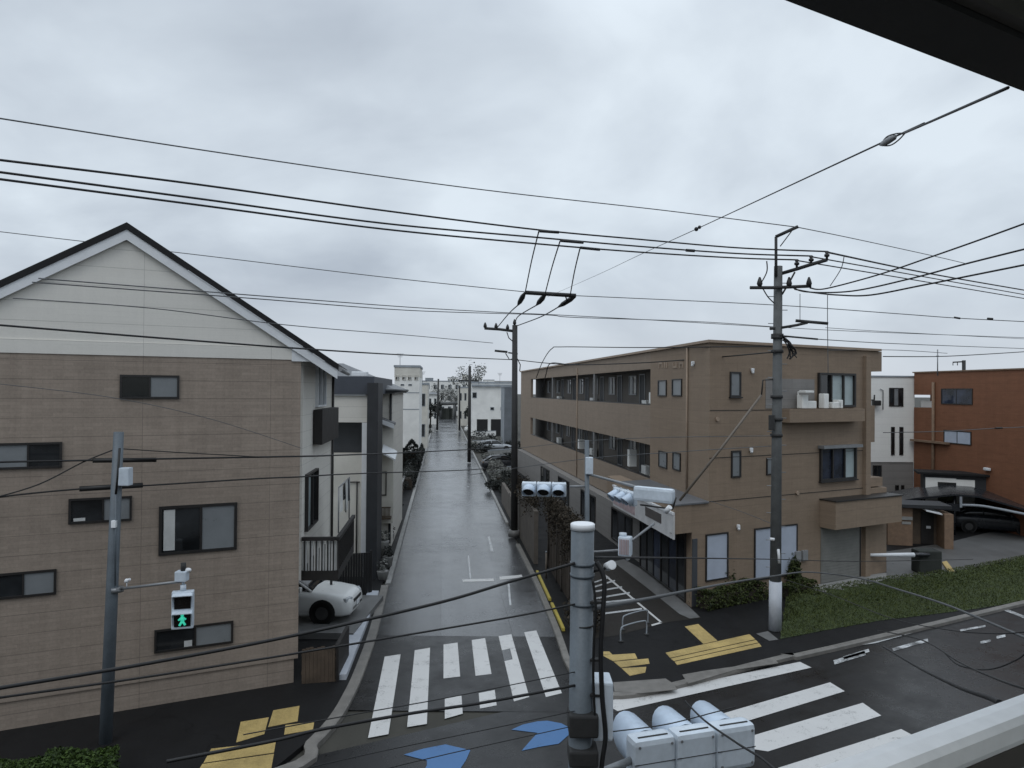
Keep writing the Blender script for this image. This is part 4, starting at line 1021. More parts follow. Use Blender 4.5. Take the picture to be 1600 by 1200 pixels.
for k, mt in ((.19,'lens_off'),(-.19,'lens_off')):
    m = MB(); m.bevbox(g0_+ZV*k+fc_*.004, (.33,.02,.31), .008, (ax_,fc_,ZV)); ln = m.build('lens', mt, pg)
    if k < 0:
        ln['label'] = 'green lit walking figure lens'
        m = MB(); c = g0_+ZV*k+fc_*.018
        def bit(x0,z0,x1,z1,r): m.tube([c+ax_*x0+ZV*z0, c+ax_*x1+ZV*z1], r, 8)
        m.ball(c+ZV*.095, .035); bit(0,.06,.005,-.03,.042); bit(0,-.03,-.055,-.125,.024); bit(.005,-.03,.06,-.12,.024); bit(-.01,.05,-.075,-.01,.019); bit(.01,.05,.075,.0,.019)
        m.build('walking_figure', 'lamp_green', ln)
    m = MB(); zz = g0_+ZV*(k+.165)+fc_*.0
    m.slab([zz-ax_*.19, zz+ax_*.19, zz+ax_*.19+fc_*.11-ZV*.03, zz-ax_*.19+fc_*.11-ZV*.03], ZV*.015)
    for sg in (-1,1): m.slab([zz+ax_*.19*sg, zz+ax_*.19*sg+fc_*.11-ZV*.03, zz+ax_*.19*sg-ZV*.3], ax_*.012*sg)
    m.build('visor', 'signal_white', pg)
top = g0_+ZV*.40-fc_*.09
m = MB(); m.tube([top, top+ZV*.13], .06, 12); m.bevbox(top+ZV*.32+Vector((-.03,0,0)), (.24,.2,.22), .02); m.tube([top+ZV*.1,top+ZV*.52],.03,10); m.build('mount', 'signal_white', pg)
m = MB(); m.tube([top+ZV*.43, top+ZV*.6], .055, 10); m.build('cable_gland', 'pole_dark', pg)
m = MB(); q = top+ZV*.44+ax_*.09; m.ball(q, .06, 1.3,1,.8); m.build('sensor', 'white_trim', pg)

# --- right utility pole
rb = G(1211,985,.1); rt = P(1216,416,rb.y); YR = rb.y
rp = thing('utility_pole', rb, 'tall dark utility pole with crossarms and white wrapped foot on the right pavement', 'pole')
m = MB(); m.tube([rb, rt], [.19,.135], 16); m.build('pole', 'pole_concrete', rp)
m = MB(); w1 = rb.lerp(rt,.135); m.tube([rb+ZV*.02, w1], [.21,.205], 18); m.build('foot_wrap', 'kerb_white', rp)
m = MB(); m.tube([P(1212.5,432,YR-.1), P(1212.5,370,YR-.1)], .05, 8); m.tube([P(1212,370,YR-.1), P(1247,354,YR-.3)], .055, 8); m.tube([P(1219,385,YR-.1), P(1237,361,YR-.25)], .018, 6); m.build('top_bracket', 'pole_dark', rp)
m = MB(); m.tube([P(1222,427,YR), P(1246,420,YR-.4), P(1268,413,YR-.8), P(1292,406,YR-1.2)], .06, 8); o = m.build('crossarm', 'pole_dark', rp)
for (px, y0, y1, dy) in ((1292,406,392,-1.2),(1267.5,413,399,-.8),(1245,419,405,-.4)):
    m = MB(); a, b = P(px,y0,YR+dy), P(px,y1,YR+dy); m.tube([a, a.lerp(b,.3), a.lerp(b,.4), a.lerp(b,.6), a.lerp(b,.65), a.lerp(b,.9), b], [.04,.04,.085,.085,.045,.07,.03], 8); m.build('insulator', 'black', o)
m = MB(); m.tube([P(1172,449.5,YR-.2), P(1208,449.5,YR-.2), P(1267,447,YR-.2)], .055, 8); o = m.build('crossarm', 'pole_dark', rp)
for px, sg in ((1187,1),(1233,1),(1264,1)):
    m = MB(); b = P(px,449,YR-.2); m.tube([b, b+ZV*.12, b+ZV*.2, b+ZV*.34], [.05,.1,.08,.03], 8); m.build('insulator', 'black', o)
m = MB(); m.tube([P(1214,486,YR-.1), P(1262,420+4,YR-.3)], .02, 6) if False else m.tube([P(1222,460,YR-.2), P(1234,440,YR-.2), P(1242,425,YR-.3)], .03, 6); m.build('brace', 'pole_dark', rp)
m = MB(); m.tube([P(1203,513.5,YR-.15), P(1211,513,YR-.15)], .05, 8); m.tube([P(1221,512,YR-.1), P(1245,508,YR-.2), P(1262,504,YR-.3)], .045, 8); m.tube([P(1243,501,YR-.2), P(1294,505.5,YR-.5)], .05, 8); m.build('crossarm', 'pole_dark', rp)
m = MB(); m.tube([P(1223,525,YR-.15), P(1278,530,YR-.4)], .03, 8); m.build('crossarm', 'pole_dark', rp)
m = MB()
for py in (524,527,549,620,655,680): 
    p = P(1214.5-(py-524)*.009,py,YR); m.tube([p-ZV*.05, p+ZV*.05], .20, 16)
m.build('clamp', 'pole_dark', rp)
m = MB(); m.bevbox(P(1210.5,660,YR)+Vector((-.16,-.16,0)), (.16,.16,.5), .02); m.build('junction_box', 'pole_dark', rp)
m = MB(); step_bolts(m, rb, rt, .16, 2.2, .45, 22); m.build('step_bolt', 'steel_grey', rp)
m = MB(); m.tube([P(1216,858,YR-.2), P(1217,868,YR-.22), P(1217.5,880,YR-.2)], .045, 8); m.build('marker', 'white_trim', rp)
m = MB(); m.tube([P(1203,842,YR-.2), P(1210,843,YR-.22)], .05, 8); m.build('marker', 'white_trim', rp)
st_ = thing('pole_strut', P(1060,780,YR+1), 'long thin diagonal strut leaning from the canopy roof to the tall utility pole', 'strut')
m = MB(); m.tube([P(1062,782,YR+.9), P(1126,702,YR+.5), P(1190,617,YR+.1)], [.045,.042,.04], 8); m.build('strut', 'strut_tan', st_)
m = MB(); m.tube([P(1190,617,YR+.1), P(1192,594,YR), P(1208,593,YR)], .025, 6); m.build('tie_rod', 'pole_dark', st_)

# --- street poles
def dark_pole(px, ytop, base, rad, label, grp=None):
    t = thing('utility_pole', base, label, 'pole', grp); top = P(px, ytop, base.y)
    m = MB(); m.tube([base, top], [rad, rad*.75], 12); m.build('pole', 'pole_dark', t); return t, top
cb_ = G(803.5,838,.1); cp, ctop = dark_pole(804.5, 508, cb_, .19, 'dark utility pole with a left-hand crossarm at the right edge of the street')
YC = cb_.y
m = MB(); m.tube([P(757,513,YC), P(780,514.5,YC), P(808,518,YC)], .075, 8); o = m.build('crossarm', 'pole_dark', cp)
for px, py in ((758,513),(775,514),(793,516),(804,508)):
    m = MB(); b = P(px,py,YC); m.tube([b, b+ZV*.1, b+ZV*.2, b+ZV*.32], [.05,.1,.08,.03], 8); m.build('insulator', 'black', o)
m = MB(); m.tube([P(773,548,YC), P(793,550,YC)], .06, 8); m.tube([P(794,551,YC), P(809,553,YC)], .04, 8); m.build('crossarm', 'pole_dark', cp)
m = MB(); m.tube([P(792,519,YC), P(795,528,YC), P(802,534,YC)], .03, 6); m.tube([P(790,552,YC),P(796,562,YC),P(803,560,YC)],.03,6); m.tube([P(808,560,YC),P(813,570,YC),P(812,580,YC)],.03,6); m.build('cable', 'black', cp)
m = MB(); m.tube([cb_, cb_+ZV*.35], [.34,.30], 12); m.build('foot', 'concrete_wet', cp)
p2b = G(733,722,.1); p2, _ = dark_pole(734, 572, p2b, .2, 'second dark utility pole further up the street')
m = MB(); m.tube([P(716,594,p2b.y), P(748,595,p2b.y)], .08, 6); m.build('crossarm', 'pole_dark', p2)
p3b = G(718,673,.1); p3, _ = dark_pole(718, 603, p3b, .2, 'thin far pole near the end of the street on its right')
p4b = G(683,672,.1); p4, _ = dark_pole(685, 592, p4b, .22, 'thin far pole near the end of the street on its left')
p5 = thing('utility_pole', P(1506,580,60), 'short dark pole top with a crossarm rising behind the rust building', 'pole')
m = MB(); m.tube([P(1506,640,60), P(1506,563,60)], .14, 8); m.build('pole', 'pole_dark', p5)
m = MB(); m.tube([P(1489,566,60), P(1508,565,60)], .06, 6); m.tube([P(1489,566,60), P(1489,571,60)], .03, 6); m.tube([P(1496,566,60), P(1496,571,60)], .03, 6); m.build('crossarm', 'pole_dark', p5)

# hanging crossarm above the street
YB = 30
hb = thing('hanging_crossarm', P(858,461,YB), 'black crossarm hung in mid air by three droppers above the street', 'crossarm')
m = MB(); m.tube([P(820,457,YB), P(900,462,YB)], .085, 8); m.build('crossarm', 'black', hb)
for a, b in (((820,458),(809,477)),((852,461),(838,477)),((899,463),(872,480))):
    m = MB(); pa, pb_ = P(*a,YB), P(*b,YB+.8); m.tube([pa, pa.lerp(pb_,.3), pa.lerp(pb_,.7), pb_], [.05,.11,.10,.03], 8); m.build('insulator', 'black', hb)
m = MB(); m.tube([P(884,464,YB), P(886,470,YB+.2), P(880,474,YB+.4)], .03, 6); m.build('bracket', 'black', hb)

# ================================================================ wires
WG = 'overhead wires'
def wire(label, pts, r, mat='wire_black', sleeves=(), name='overhead_wire', grp=WG, k=10):
    pa = smooth_path([P(*q) for q in pts], k)
    if sleeves:
        t = thing(name, pa[0], label, 'wire', grp)
        MB().tube(pa, r, 6).build('cable', mat, t)
        for (a, b, rr) in sleeves:
            MB().tube([P(*a), P(*a).lerp(P(*b),.5), P(*b)], rr, 8).build('sleeve', 'black', t)
        return t
    return tag(MB().tube(pa, r, 6).build(name, mat), label, 'wire', grp)
wire('topmost thin grey wire crossing the whole sky to the tip of the tall pole', [(-60,176,14),(0,185,14.5),(300,232,17),(600,276,20),(800,302,22),(1040,329,24.3),(1246,355,YR-.3)], .016, 'wire_grey')
wire('thin grey wire falling from the tip of the tall pole to the right', [(1246,355,YR-.3),(1330,372,29),(1450,398,33),(1510,412,36)], .016, 'wire_grey')
wire('upper of the three thick power lines left of the tall pole', [(-60,243,14),(0,250,14.5),(300,287,17),(600,329,20),(840,359,22.3),(1000,374,24),(1150,387,24.8),(1292,393,YR-1.2)], .026, sleeves=[((843,361,22.3),(873,363,22.5),.045)])
wire('middle of the three thick power lines left of the tall pole', [(-60,261,14),(0,269,14.5),(300,309,17),(600,349,20),(840,371,22.3),(1000,385,24),(1150,396,25),(1267,400,YR-.8)], .026, sleeves=[((876,376,22.6),(911,379,23),.045), ((1072,391,24.4),(1085,392,24.5),.05)])
wire('lower of the three thick power lines left of the tall pole', [(-60,272,14),(0,280,14.5),(300,319,17),(600,358,20),(840,381,22.3),(1000,394,24),(1150,403,25.2),(1245,406,YR-.4)], .026, sleeves=[((907,387,23),(937,390,23.3),.045)])
for i, (a, b, c, rr) in enumerate((((1292,394,YR-1.2),(1450,427,31),(1610,455,38),.03), ((1267,401,YR-.8),(1430,430,31),(1610,462,38),.022), ((1245,407,YR-.4),(1420,436,31),(1610,468,38),.022))):
    wire(['upper thick line running right from the outermost insulator of the tall pole','middle line running right from the crossarm of the tall pole','lowest line running right from the crossarm of the tall pole'][i], [a,b,c], rr)
wire('highest of three heavy cables sweeping up to the right edge from the tall pole', [(1266,450,YR-.2),(1290,451,25.8),(1370,430,24),(1450,403,22),(1530,375,20),(1610,346,18.5)], .026)
wire('middle of three heavy cables sweeping up to the right edge from the tall pole', [(1233,446,YR-.2),(1260,456,26),(1330,455,25),(1420,436,23),(1510,412,21),(1610,387,19)], .026)
wire('lowest of three heavy cables sweeping up to the right edge from the tall pole', [(1242,452,YR-.2),(1270,457,25.8),(1310,461,25),(1360,461,24),(1440,446,22.5),(1520,430,21),(1610,412,19)], .026)
st = wire('black stay wire running from the eave to the hanging crossarm', [(1575,137,1.75),(1413,208,2.9),(1380,222,3.2),(1090,357,7.5),(1000,398,12),(930,431,19),(855,464,YB-.1)], .0042, k=8)
st['label'] = 'black stay wire running from the eave at top right to the hanging crossarm'
wi = thing('wire_insulator', P(1394,217,3.05), 'egg shaped glass-like insulator on the black stay wire at upper right', 'insulator')
p0, p1 = P(1377,226,3.15), P(1400,213,2.98); MB().tube([p0, p0.lerp(p1,.15), p0.lerp(p1,.5), p0.lerp(p1,.85), p1], [.006,.0125,.0145,.012,.005], 10).build('body', 'gutter_grey', wi)
m = MB(); up_ = Vector((-.1,0,.25)).normalized(); q0, q1 = P(1375,227,3.16), P(1414,208,2.9)
for sg in (-1,1): m.tube(smooth_path([q0, q0.lerp(q1,.35)+up_*.019*sg, q0.lerp(q1,.7)+up_*.014*sg, q1],5), .003, 5)
m.build('loop', 'black', wi)
wi = thing('wire_insulator', P(1090,357,7.5), 'small black knob insulator half way along the stay wire', 'insulator')
m = MB(); m.ball(P(1088,358,7.5), .022); m.ball(P(1093,355,7.4), .018); m.build('body', 'black', wi)
# droppers from the power lines to the hanging arm and on to the street pole
for i, (a, b) in enumerate((((842,361,22.4),(821,455,YB)), ((875,377,22.7),(852,458,YB)), ((906,389,23),(891,461,YB)))):
    wire(['left dropper wire above the hanging crossarm','middle dropper wire above the hanging crossarm','right dropper wire above the hanging crossarm'][i], [a, ((a[0]+b[0])/2-1,(a[1]+b[1])/2,(a[2]+b[2])/2), b], .022, grp='dropper wires')
for i, pp in enumerate(([(809,477,YB+.8),(795,490,35),(776,513,YC)], [(838,477,YB+.8),(810,494,36),(805,505,YC)], [(872,480,YB+.8),(845,495,36),(808,509,YC)])):
    wire(['left slack wire from the hanging crossarm down to the street pole','middle slack wire from the hanging crossarm down to the street pole','right slack wire from the hanging crossarm down to the street pole'][i], pp, .025, grp='dropper wires')
wire('thin grey wire passing behind the gable apex towards the hanging crossarm', [(-40,357,60),(0,362,60),(290,396,60),(600,433,60),(820,456,60)], .035, 'wire_grey')
wire('thin grey wire from the hanging crossarm across to the right edge', [(900,462,60),(1200,476,60),(1400,490,60),(1495,497,60),(1610,503,60)], .035, 'wire_grey', sleeves=[((1491,496,60),(1500,497.5,60),.08),((1543,498,60),(1551,498.5,60),.1)])
wire('upper of two parallel faint wires above the grey hip roof', [(60,435,15.6),(390,461,17.6),(640,480,23),(800,489,25),(850,491,26),(1000,499,28),(1205,511,31)], .014, 'wire_grey')
wire('lower of two parallel faint wires above the grey hip roof', [(50,441,15.6),(390,466,17.6),(640,485,23),(850,492,26),(900,496,26.5),(1100,503,30),(1300,516,33),(1610,528,38)], .014, 'wire_grey')
wire('single faint wire crossing the cream gable above the brown wall', [(20,466,15.3),(240,482,16.4),(450,508,18.4),(640,524,24),(770,536,29)], .012, 'wire_grey')
wire('faint wire to the right of the tall pole below its lowest arm', [(1278,530,YR-.4),(1400,537,30),(1610,545,38)], .016, 'wire_grey')
wire('black cable crossing the bottom of the gable and going on to the dark street pole', [(-40,504,14.6),(0,508,14.9),(300,532,16.8),(520,548,20.2),(660,556,28),(800,562,YC-.2)], .024)
wire('black cable from the dark street pole to the tall pole across the tan roof', [(806,562,YC-.2),(850,567,38),(900,570,36),(1000,567,32),(1100,560,29),(1210,550,YR-.2)], .024)
wire('upper cable from the tall pole to the roof corner of the tan building', [(838,590,40),(848,565,39),(862,545,38),(880,542,37),(1000,543,32),(1205,541,YR-.2)], .022)
wire('short bent lead rising from the balcony to the cable above the tan roof', [(847,610,40),(853,585,39),(860,568,38),(885,569,37),(905,569,36)], .026)
wire('black wire leaving the tan roof towards the far right', [(1380,557,30),(1465,557,34),(1530,554,36),(1610,549,38)], .022)
wire('thin wire above the roof aerial of the rust building', [(1295,547,30),(1400,547,34),(1480,552,40)], .015, 'wire_grey')
wire('upper low cable with a long black sleeve at the slender left pole', [(-40,725,15.6),(0,722,16),(100,720,16.6),(300,716,17.9),(470,713,19.3),(520,711.5,21.5),(640,707,30),(800,699,YC-.2)], .024, sleeves=[((145,719.5,16.8),(244,718.5,17.6),.055)])
wire('lower low cable with a long black sleeve at the slender left pole', [(-40,783,15.6),(20,774,16.2),(125,764,16.7),(222,759,17.3),(400,748,18.6),(470,745,19.4),(560,740,24),(735,734,36),(800,727,YC-.2)], .02, sleeves=[((124,764,16.6),(223,758,17.3),.06)])
wire('thin slanting guy wire left of the slender left pole top', [(-20,781,15.8),(60,757,16.3),(130,722,16.8),(182,701,17.1)], .016)
wire('thin guy wire right of the slender left pole top', [(187,701,17.1),(280,707,17.6),(354,711,18.1),(420,715,18.6)], .013)
wire('thick black cable at lower left ending on the foreground pole', [(-40,1083,4.25),(0,1075,4.4),(200,1042,4.8),(400,1005,5.2),(560,971,5.5),(700,938,5.8),(800,908,6.1),(898,880,Yf-.08)], .0125)
wire('second black cable below the thick one at lower left', [(-40,1097,4.25),(0,1090,4.4),(200,1062,4.8),(400,1031,5.2),(600,998,5.6),(800,964,6.1),(898,944,Yf-.08)], .008)
wire('thick black cable crossing the lower ends of the zebra stripes', [(260,1190,4.7),(430,1157,5),(500,1140,5.15),(640,1115,5.5),(760,1097,5.8),(898,1071,Yf-.08)], .0115)
wire('thin black wire just above the thick cable over the zebra stripes', [(380,1148,5),(560,1115,5.3),(700,1090,5.7),(898,1050,Yf-.08)], .004)
wire('lowest thin wire across the blue arrows on the road', [(480,1200,5),(600,1173,5.4),(760,1140,5.8),(898,1111,Yf-.08)], .0035)
wire('thin wire over the lower blue road arrow', [(560,1212,5),(700,1178,5.6),(898,1134,Yf-.08)], .0035)
wire('bundled hanging black cable beside the foreground pole', [(932,878,Yf-.05),(944,905,Yf-.08),(942,960,Yf-.1),(939,1020,Yf-.1),(941,1090,Yf-.1),(946,1150,Yf-.1),(940,1200,Yf-.1),(934,1300,Yf-.1)], .021, grp=None)
wire('level black wire from the foreground pole across the shop front', [(928,871,Yf),(1080,872,11),(1215,874,18),(1350,877,24),(1520,874,34)], .012)
wire('drooping grey cable below the shop windows from the foreground pole', [(926,950,Yf-.05),(1010,936,9),(1080,922,12),(1150,909,16),(1210,900,20),(1255,894,22),(1300,897,24),(1350,905,21),(1400,920,18),(1470,942,15),(1530,966,13),(1610,1000,11)], .022, 'wire_grey')
wire('thin wire drawn over the signal tops at the bottom right', [(958,1143,6.2),(1040,1132,6.3),(1120,1112,6.5),(1150,1104,6.6)], .005)
wire('thick black cable at lower right running down to the white rail', [(1380,1010,5),(1430,1040,3.6),(1490,1070,2.3),(1545,1090,1.6),(1562,1098,1.35)], .006)
wire('thin black wire from the big signal down to the bottom right', [(1070,1095,6.5),(1100,1125,6.2),(1150,1160,5.4),(1190,1185,4.8),(1225,1215,4.2)], .008)
wire('light wire with white sleeves in front of the rust building', [(1380,676,34),(1470,674,34),(1560,669,34),(1610,667,34)], .018, 'wire_grey', sleeves=[((1555,669,33.9),(1566,668.7,33.9),.04)])
wire('thin lead curling down from the tall pole crossarm', [(1198,408,YR-.2),(1198,425,YR-.2),(1187,446,YR-.2)], .02, grp='pole leads')
wire('lead from the left end of the crossarm back to the tall pole', [(1192,451,YR-.2),(1200,464,YR-.2),(1210,474,YR-.2)], .02, grp='pole leads')
wire('slanting lead joining the thick line to the heavy cable right of the tall pole', [(1319,400,YR-1.2),(1314,420,YR-1),(1297,447,YR-.6)], .014, grp='pole leads')
wire('long thin vertical lead hanging right of the tall pole', [(1293,459,YR-.4),(1293,505,YR-.4),(1294,585,YR-.4)], .012, 'wire_grey', grp='pole leads')
wire('short thin vertical lead hanging close to the tall pole', [(1250,459,YR-.3),(1250,470,YR-.3),(1250,500,YR-.3)], .011, 'wire_grey', grp='pole leads')
rnd = random.Random(2)
m = MB()
for _ in range(9):
    x, y = 1222+rnd.uniform(0,5), 525+rnd.uniform(0,8)
    m.tube(smooth_path([P(x,y,YR-.1), P(x+rnd.uniform(5,14),y+rnd.uniform(3,10),YR-.3), P(x+rnd.uniform(6,20),y+rnd.uniform(8,22),YR-.2), P(x+rnd.uniform(0,20),y+rnd.uniform(18,30),YR-.2)],5), rnd.uniform(.01,.03), 5)
tag(m.build('cable_tangle', 'wire_black'), 'tangle of loose black cables on the tall pole just above the tan roofline', 'cables')

wire('thin dark service wire crossing the second floor of the tan building', [(735,742,36),(905,718,28),(1060,706,25),(1205,697,YR-.3)], .014, 'wire_grey')
wire('thin dark service wire between the first and second floors of the tan building', [(812,700,38),(905,690,32),(1014,684,28),(1205,681,YR-.3)], .014, 'wire_grey')
wire('thin wire slanting from the canopy roof up to the foot of the tall pole', [(1110,783,27),(1160,800,26.5),(1205,818,YR-.3)], .01, 'wire_grey')
wire('faint wire crossing the top row of windows of the brown house', [(-40,596,15),(0,600,15.2),(180,622,16.4),(330,655,17.4),(470,700,19)], .008, 'wire_grey')
wire('faint wire above the faint pair at the right edge', [(1290,512,30),(1400,519,33),(1610,530,38)], .012, 'wire_grey')
# small foot details on the foreground pole: bands, bolts, cable ties
m = MB()
for py in (975,):
    p = P(910,py,Yf); m.tube([p-ZV*.006, p+ZV*.006], .1035, 20)
m.build('band', 'pole_dark', sp1)
m = MB(); m.tube(smooth_path([P(926,905,Yf-.1), P(931,950,Yf-.12), P(928,1000,Yf-.12), P(927,1060,Yf-.12), P(930,1130,Yf-.12)],5), .012, 6); m.build('cable', 'black', sp1)
m = MB()
for py in (940,1030,1085): p = P(938,py,Yf-.06); m.obox(p+Vector((-.09,-.03,-.012)), Vector((.11,0,0)), Vector((0,.05,0)), ZV*.02)
m.build('cable_tie', 'pole_dark', sp1)

for lb2, pts in (('thin black cable sagging across the right road below the drooping grey cable', [(1225,905,19),(1300,930,16),(1390,965,12.5),(1480,984,10),(1560,990,8.5),(1620,985,8)]),
                 ('thin black cable crossing the right road from the bank towards the white rail', [(1372,985,10),(1440,1000,8),(1500,1035,6),(1560,1062,4.5),(1615,1080,3.6)]),
                 ('loose thin black lead curling above the worn road markings at the right', [(1478,1022,7),(1500,1040,6.8),(1545,1046,6.6),(1590,1030,6.4),(1620,1004,6.3)])):
    wire(lb2, pts, .007)
# ================================================================ parked cars
def loft(mb, secs, smooth=True, cap=True):
    n = len(secs[0]); b = len(mb.v)
    vs = [v for s_ in secs for v in s_]
    fs = [(i*n+k, i*n+(k+1)%n, (i+1)*n+(k+1)%n, (i+1)*n+k) for i in range(len(secs)-1) for k in range(n)]
    if cap: fs += [tuple(range(n))[::-1], tuple((len(secs)-1)*n+k for k in range(n))]
    mb.add(vs, fs, smooth); return mb
def car(loc, rz, paint, label, kind='sedan', group=None, sc=1.0):
    """x = forward; built in its own space"""
    t = thing('parked_car', loc, label, 'car', group, rz); t.scale = (sc,)*3
    L, W = 4.5, 1.76
    hood, roof_z = (.92, 1.44) if kind == 'sedan' else (1.02, 1.75)
    st = [(2.25,.30,.62,.60),(2.18,.22,.74,.74),(1.95,.18,.82,.83),(1.5,.17,hood-.03,.87),(.9,.17,hood+.03,.88),(.2,.17,hood+.08,.88),(-.8,.17,hood+.09,.88),(-1.6,.18,hood+.08,.86),(-2.05,.22,hood+.03,.82),(-2.2,.32,hood-.12,.74)]
    if kind != 'sedan': st[-1] = (-2.2,.3,hood+.02,.78)
    secs = []
    for x, zb, zt, hw in st:
        ring = []
        for a, zf in ((.82,0),(.97,.12),(1,.45),(.985,.75),(.90,.95),(.6,1.0),(0,1.02)): ring.append((a*hw, zb+(zt-zb)*zf))
        secs.append([(x,-a,z) for a, z in ring]+[(x,a,z) for a, z in ring[-2::-1]])
    m = MB(); loft(m, secs); body = m.build('body', paint, t, True)
    g = [(1.0,hood+.0,.74,hood+.02),(.35,hood+.05,.72,roof_z-.10),(.1,hood+.05,.71,roof_z-.01),(-.7,hood+.06,.70,roof_z),(-1.25,hood+.06,.69,roof_z-.05),(-1.95,hood+.03,.70,hood+.06)]
    if kind != 'sedan': g[-1] = (-2.08,hood,.72,hood+.3); g[-2] = (-1.8,hood+.06,.70,roof_z-.06)
    secs = [[(x,-hw,zb-.05),(x,-hw*.97,zb+(zt-zb)*.3),(x,-hw*.84,zb+(zt-zb)*.93),(x,-hw*.6,zt),(x,hw*.6,zt),(x,hw*.84,zb+(zt-zb)*.93),(x,hw*.97,zb+(zt-zb)*.3),(x,hw,zb-.05)] for x, zb, hw, zt in g]
    m = MB(); loft(m, secs); m.build('window', 'glass_dark', t, True)
    m = MB(); rs = [[(x,-hw*.86,zt-.03),(x,-hw*.6,zt+.012),(x,hw*.6,zt+.012),(x,hw*.86,zt-.03)] for x, zb, hw, zt in g[1:5]]; loft(m, rs); m.build('roof', paint, t, True)
    for sy in (-1,1):
        for pa_, rr in (([(1.0,sy*.735,hood+.02),(.33,sy*.63,roof_z-.1),(.1,sy*.60,roof_z-.02)],.035), ([(-.55,sy*.70,hood+.07),(-.62,sy*.6,roof_z-.03)],.04), ([(-1.25,sy*.6,roof_z-.08),(g[-1][0],sy*.69,hood+.06)],.05)):
            m = MB(); m.tube(pa_, rr, 6); m.build('pillar', paint, t, True)
    for sx in (1.38,-1.32):
        for sy in (-1,1):
            m = MB(); m.tube([(sx,sy*.885,.33),(sx,sy*.60,.33)], .40, 20); m.build('wheel_arch', 'black', t, True)
            m = MB(); m.tube([(sx,sy*.875,.32),(sx,sy*.895,.32)], [.28,.32], 20); m.tube([(sx,sy*.895,.32),(sx,sy*.70,.32)], .32, 20); wl = m.build('wheel', 'tyre', t, True)
            m = MB(); m.tube([(sx,sy*.898,.32),(sx,sy*.903,.32)], .20, 16); m.build('rim', 'rim_grey', wl, True)
    for sy in (-1,1):
        m = MB(); m.bevbox((2.08,sy*.60,.69), (.20,.34,.13), .04, (Vector((.93,sy*.36,0)).normalized(), Vector((-sy*.36*sy,.93*1,0)).normalized() if sy > 0 else Vector((.36,.93,0)).normalized(), ZV)); m.build('headlight', 'lens_clear', t, True)
        m = MB(); m.bevbox((.72,sy*.98,hood+.13), (.1,.2,.14), .03); m.build('mirror', paint, t, True)
        m = MB(); m.bevbox((-2.12,sy*.62,.80), (.14,.26,.16), .03); m.build('tail_light', 'brick_brown', t, True)
    m = MB(); m.bevbox((2.235,0,.60), (.06,.86,.10), .02); m.bevbox((2.20,0,.38), (.10,1.15,.14), .03); m.build('grille', 'black', t, True)
    m = MB(); m.bevbox((2.27,0,.47), (.02,.33,.15), .004); m.build('number_plate', 'white_trim', t, True)
    return t
# white car with its nose towards the street, in the port beside the brown house
pad = [(p.x,p.y) for p in (G(474,1000,.1), G(590,985,.1), G(598,925,.1), G(520,925,.1))]
cx = P(555,960,25.0).x
tag(MB().prism([(cx-5.4,23.3),(cx+.3,23.3),(cx+.5,27.6),(cx-5.4,27.6)], .09, .30).build('path', 'concrete_wet'), kind='structure')
car((cx-2.35,25.2,.30), math.radians(-3), 'car_white', 'white saloon car with its nose out of the port beside the brown house', sc=1.07)
# far cars on the right of the street
def GZ(px, py): p = G(px,py,.0); p.z = .1; return p
spots = [(744,676,'car_white','white car parked nearest the second dark pole on the right',8,'sedan'), (757,667,'car_silver','silver car parked behind the white one on the right verge',12,'sedan'),
         (742,664,'car_dark','dark van parked right of the street beyond the silver car',95,'van'), (772,706,'car_silver','silver car behind the shrubs beside the dark street pole',20,'sedan'), (786,735,'car_dark','dark car in front of the tan building end, near the street pole',12,'sedan')]
for px, py, mt, lb_, rz, kd in spots:
    car(GZ(px,py), math.radians(rz), mt, lb_, kd, 'cars parked along the right of the street')
car(GZ(640,695), math.radians(80), 'car_dark', 'dark van parked at the foot of the white tower block', 'van')
car(cq.pt(cq.hit(1560,800)[0], .11, -2.6), math.radians(-20), 'car_dark', 'dark car deep in the shade of the curved carport')

# ================================================================ vegetation
def hedge(name, label, cat, pts, wid, hgt, n, size, mat, seed, z0=.1, group=None, stem=True):
    rnd = random.Random(seed); m = MB(); pa = [Vector((p[0],p[1],z0)) for p in pts]
    L = [(pa[i+1]-pa[i]).length for i in range(len(pa)-1)]; T = sum(L)
    t = thing(name, pa[0], label, cat, group)
    for _ in range(n):
        d = rnd.random()*T; i = 0
        while d > L[i] and i < len(L)-1: d -= L[i]; i += 1
        u_ = (pa[i+1]-pa[i]).normalized(); q = Vector((-u_.y,u_.x,0))
        hh = hgt*(.86+.1*math.sin(d*2.3+seed)+.08*math.sin(d*5.1+1))
        a = rnd.uniform(-1,1); b = rnd.random()
        if rnd.random() < .75:                                  # keep most leaves near the skin
            if rnd.random() < .45: b = 1-.12*rnd.random()
            else: a = math.copysign(1-.18*rnd.random(), a)
        a *= (1-.35*b*b)
        m.leaf(pa[i]+u_*d+q*a*wid/2+ZV*b*hh, size*(.6+.8*rnd.random()), rnd)
    m.build('foliage', mat, t)
    m = MB()
    for i in range(len(pa)-1):
        u_ = (pa[i+1]-pa[i]).normalized(); q = Vector((-u_.y,u_.x,0))*wid*.36
        m.obox(pa[i]-q+u_*.25, pa[i+1]-pa[i]-u_*.5, q*2, ZV*hgt*.62)
    m.build('branches', 'soil' if mat != 'dry_brown' else 'brown_wood', t)
    return t
zt = .75; h0 = G(-40,1192,zt); h1 = G(188,1160,zt)
hh = [h0, h0.lerp(h1,.5), h1]
hedge('hedge', 'clipped green hedge at the bottom left corner of the photo', 'hedge', [(p.x+.1,p.y-.35) for p in hh], 1.1, .72, 9000, .085, 'hedge_green', 1)
a, b = G(1088,950,.1), G(1200,928,.1)
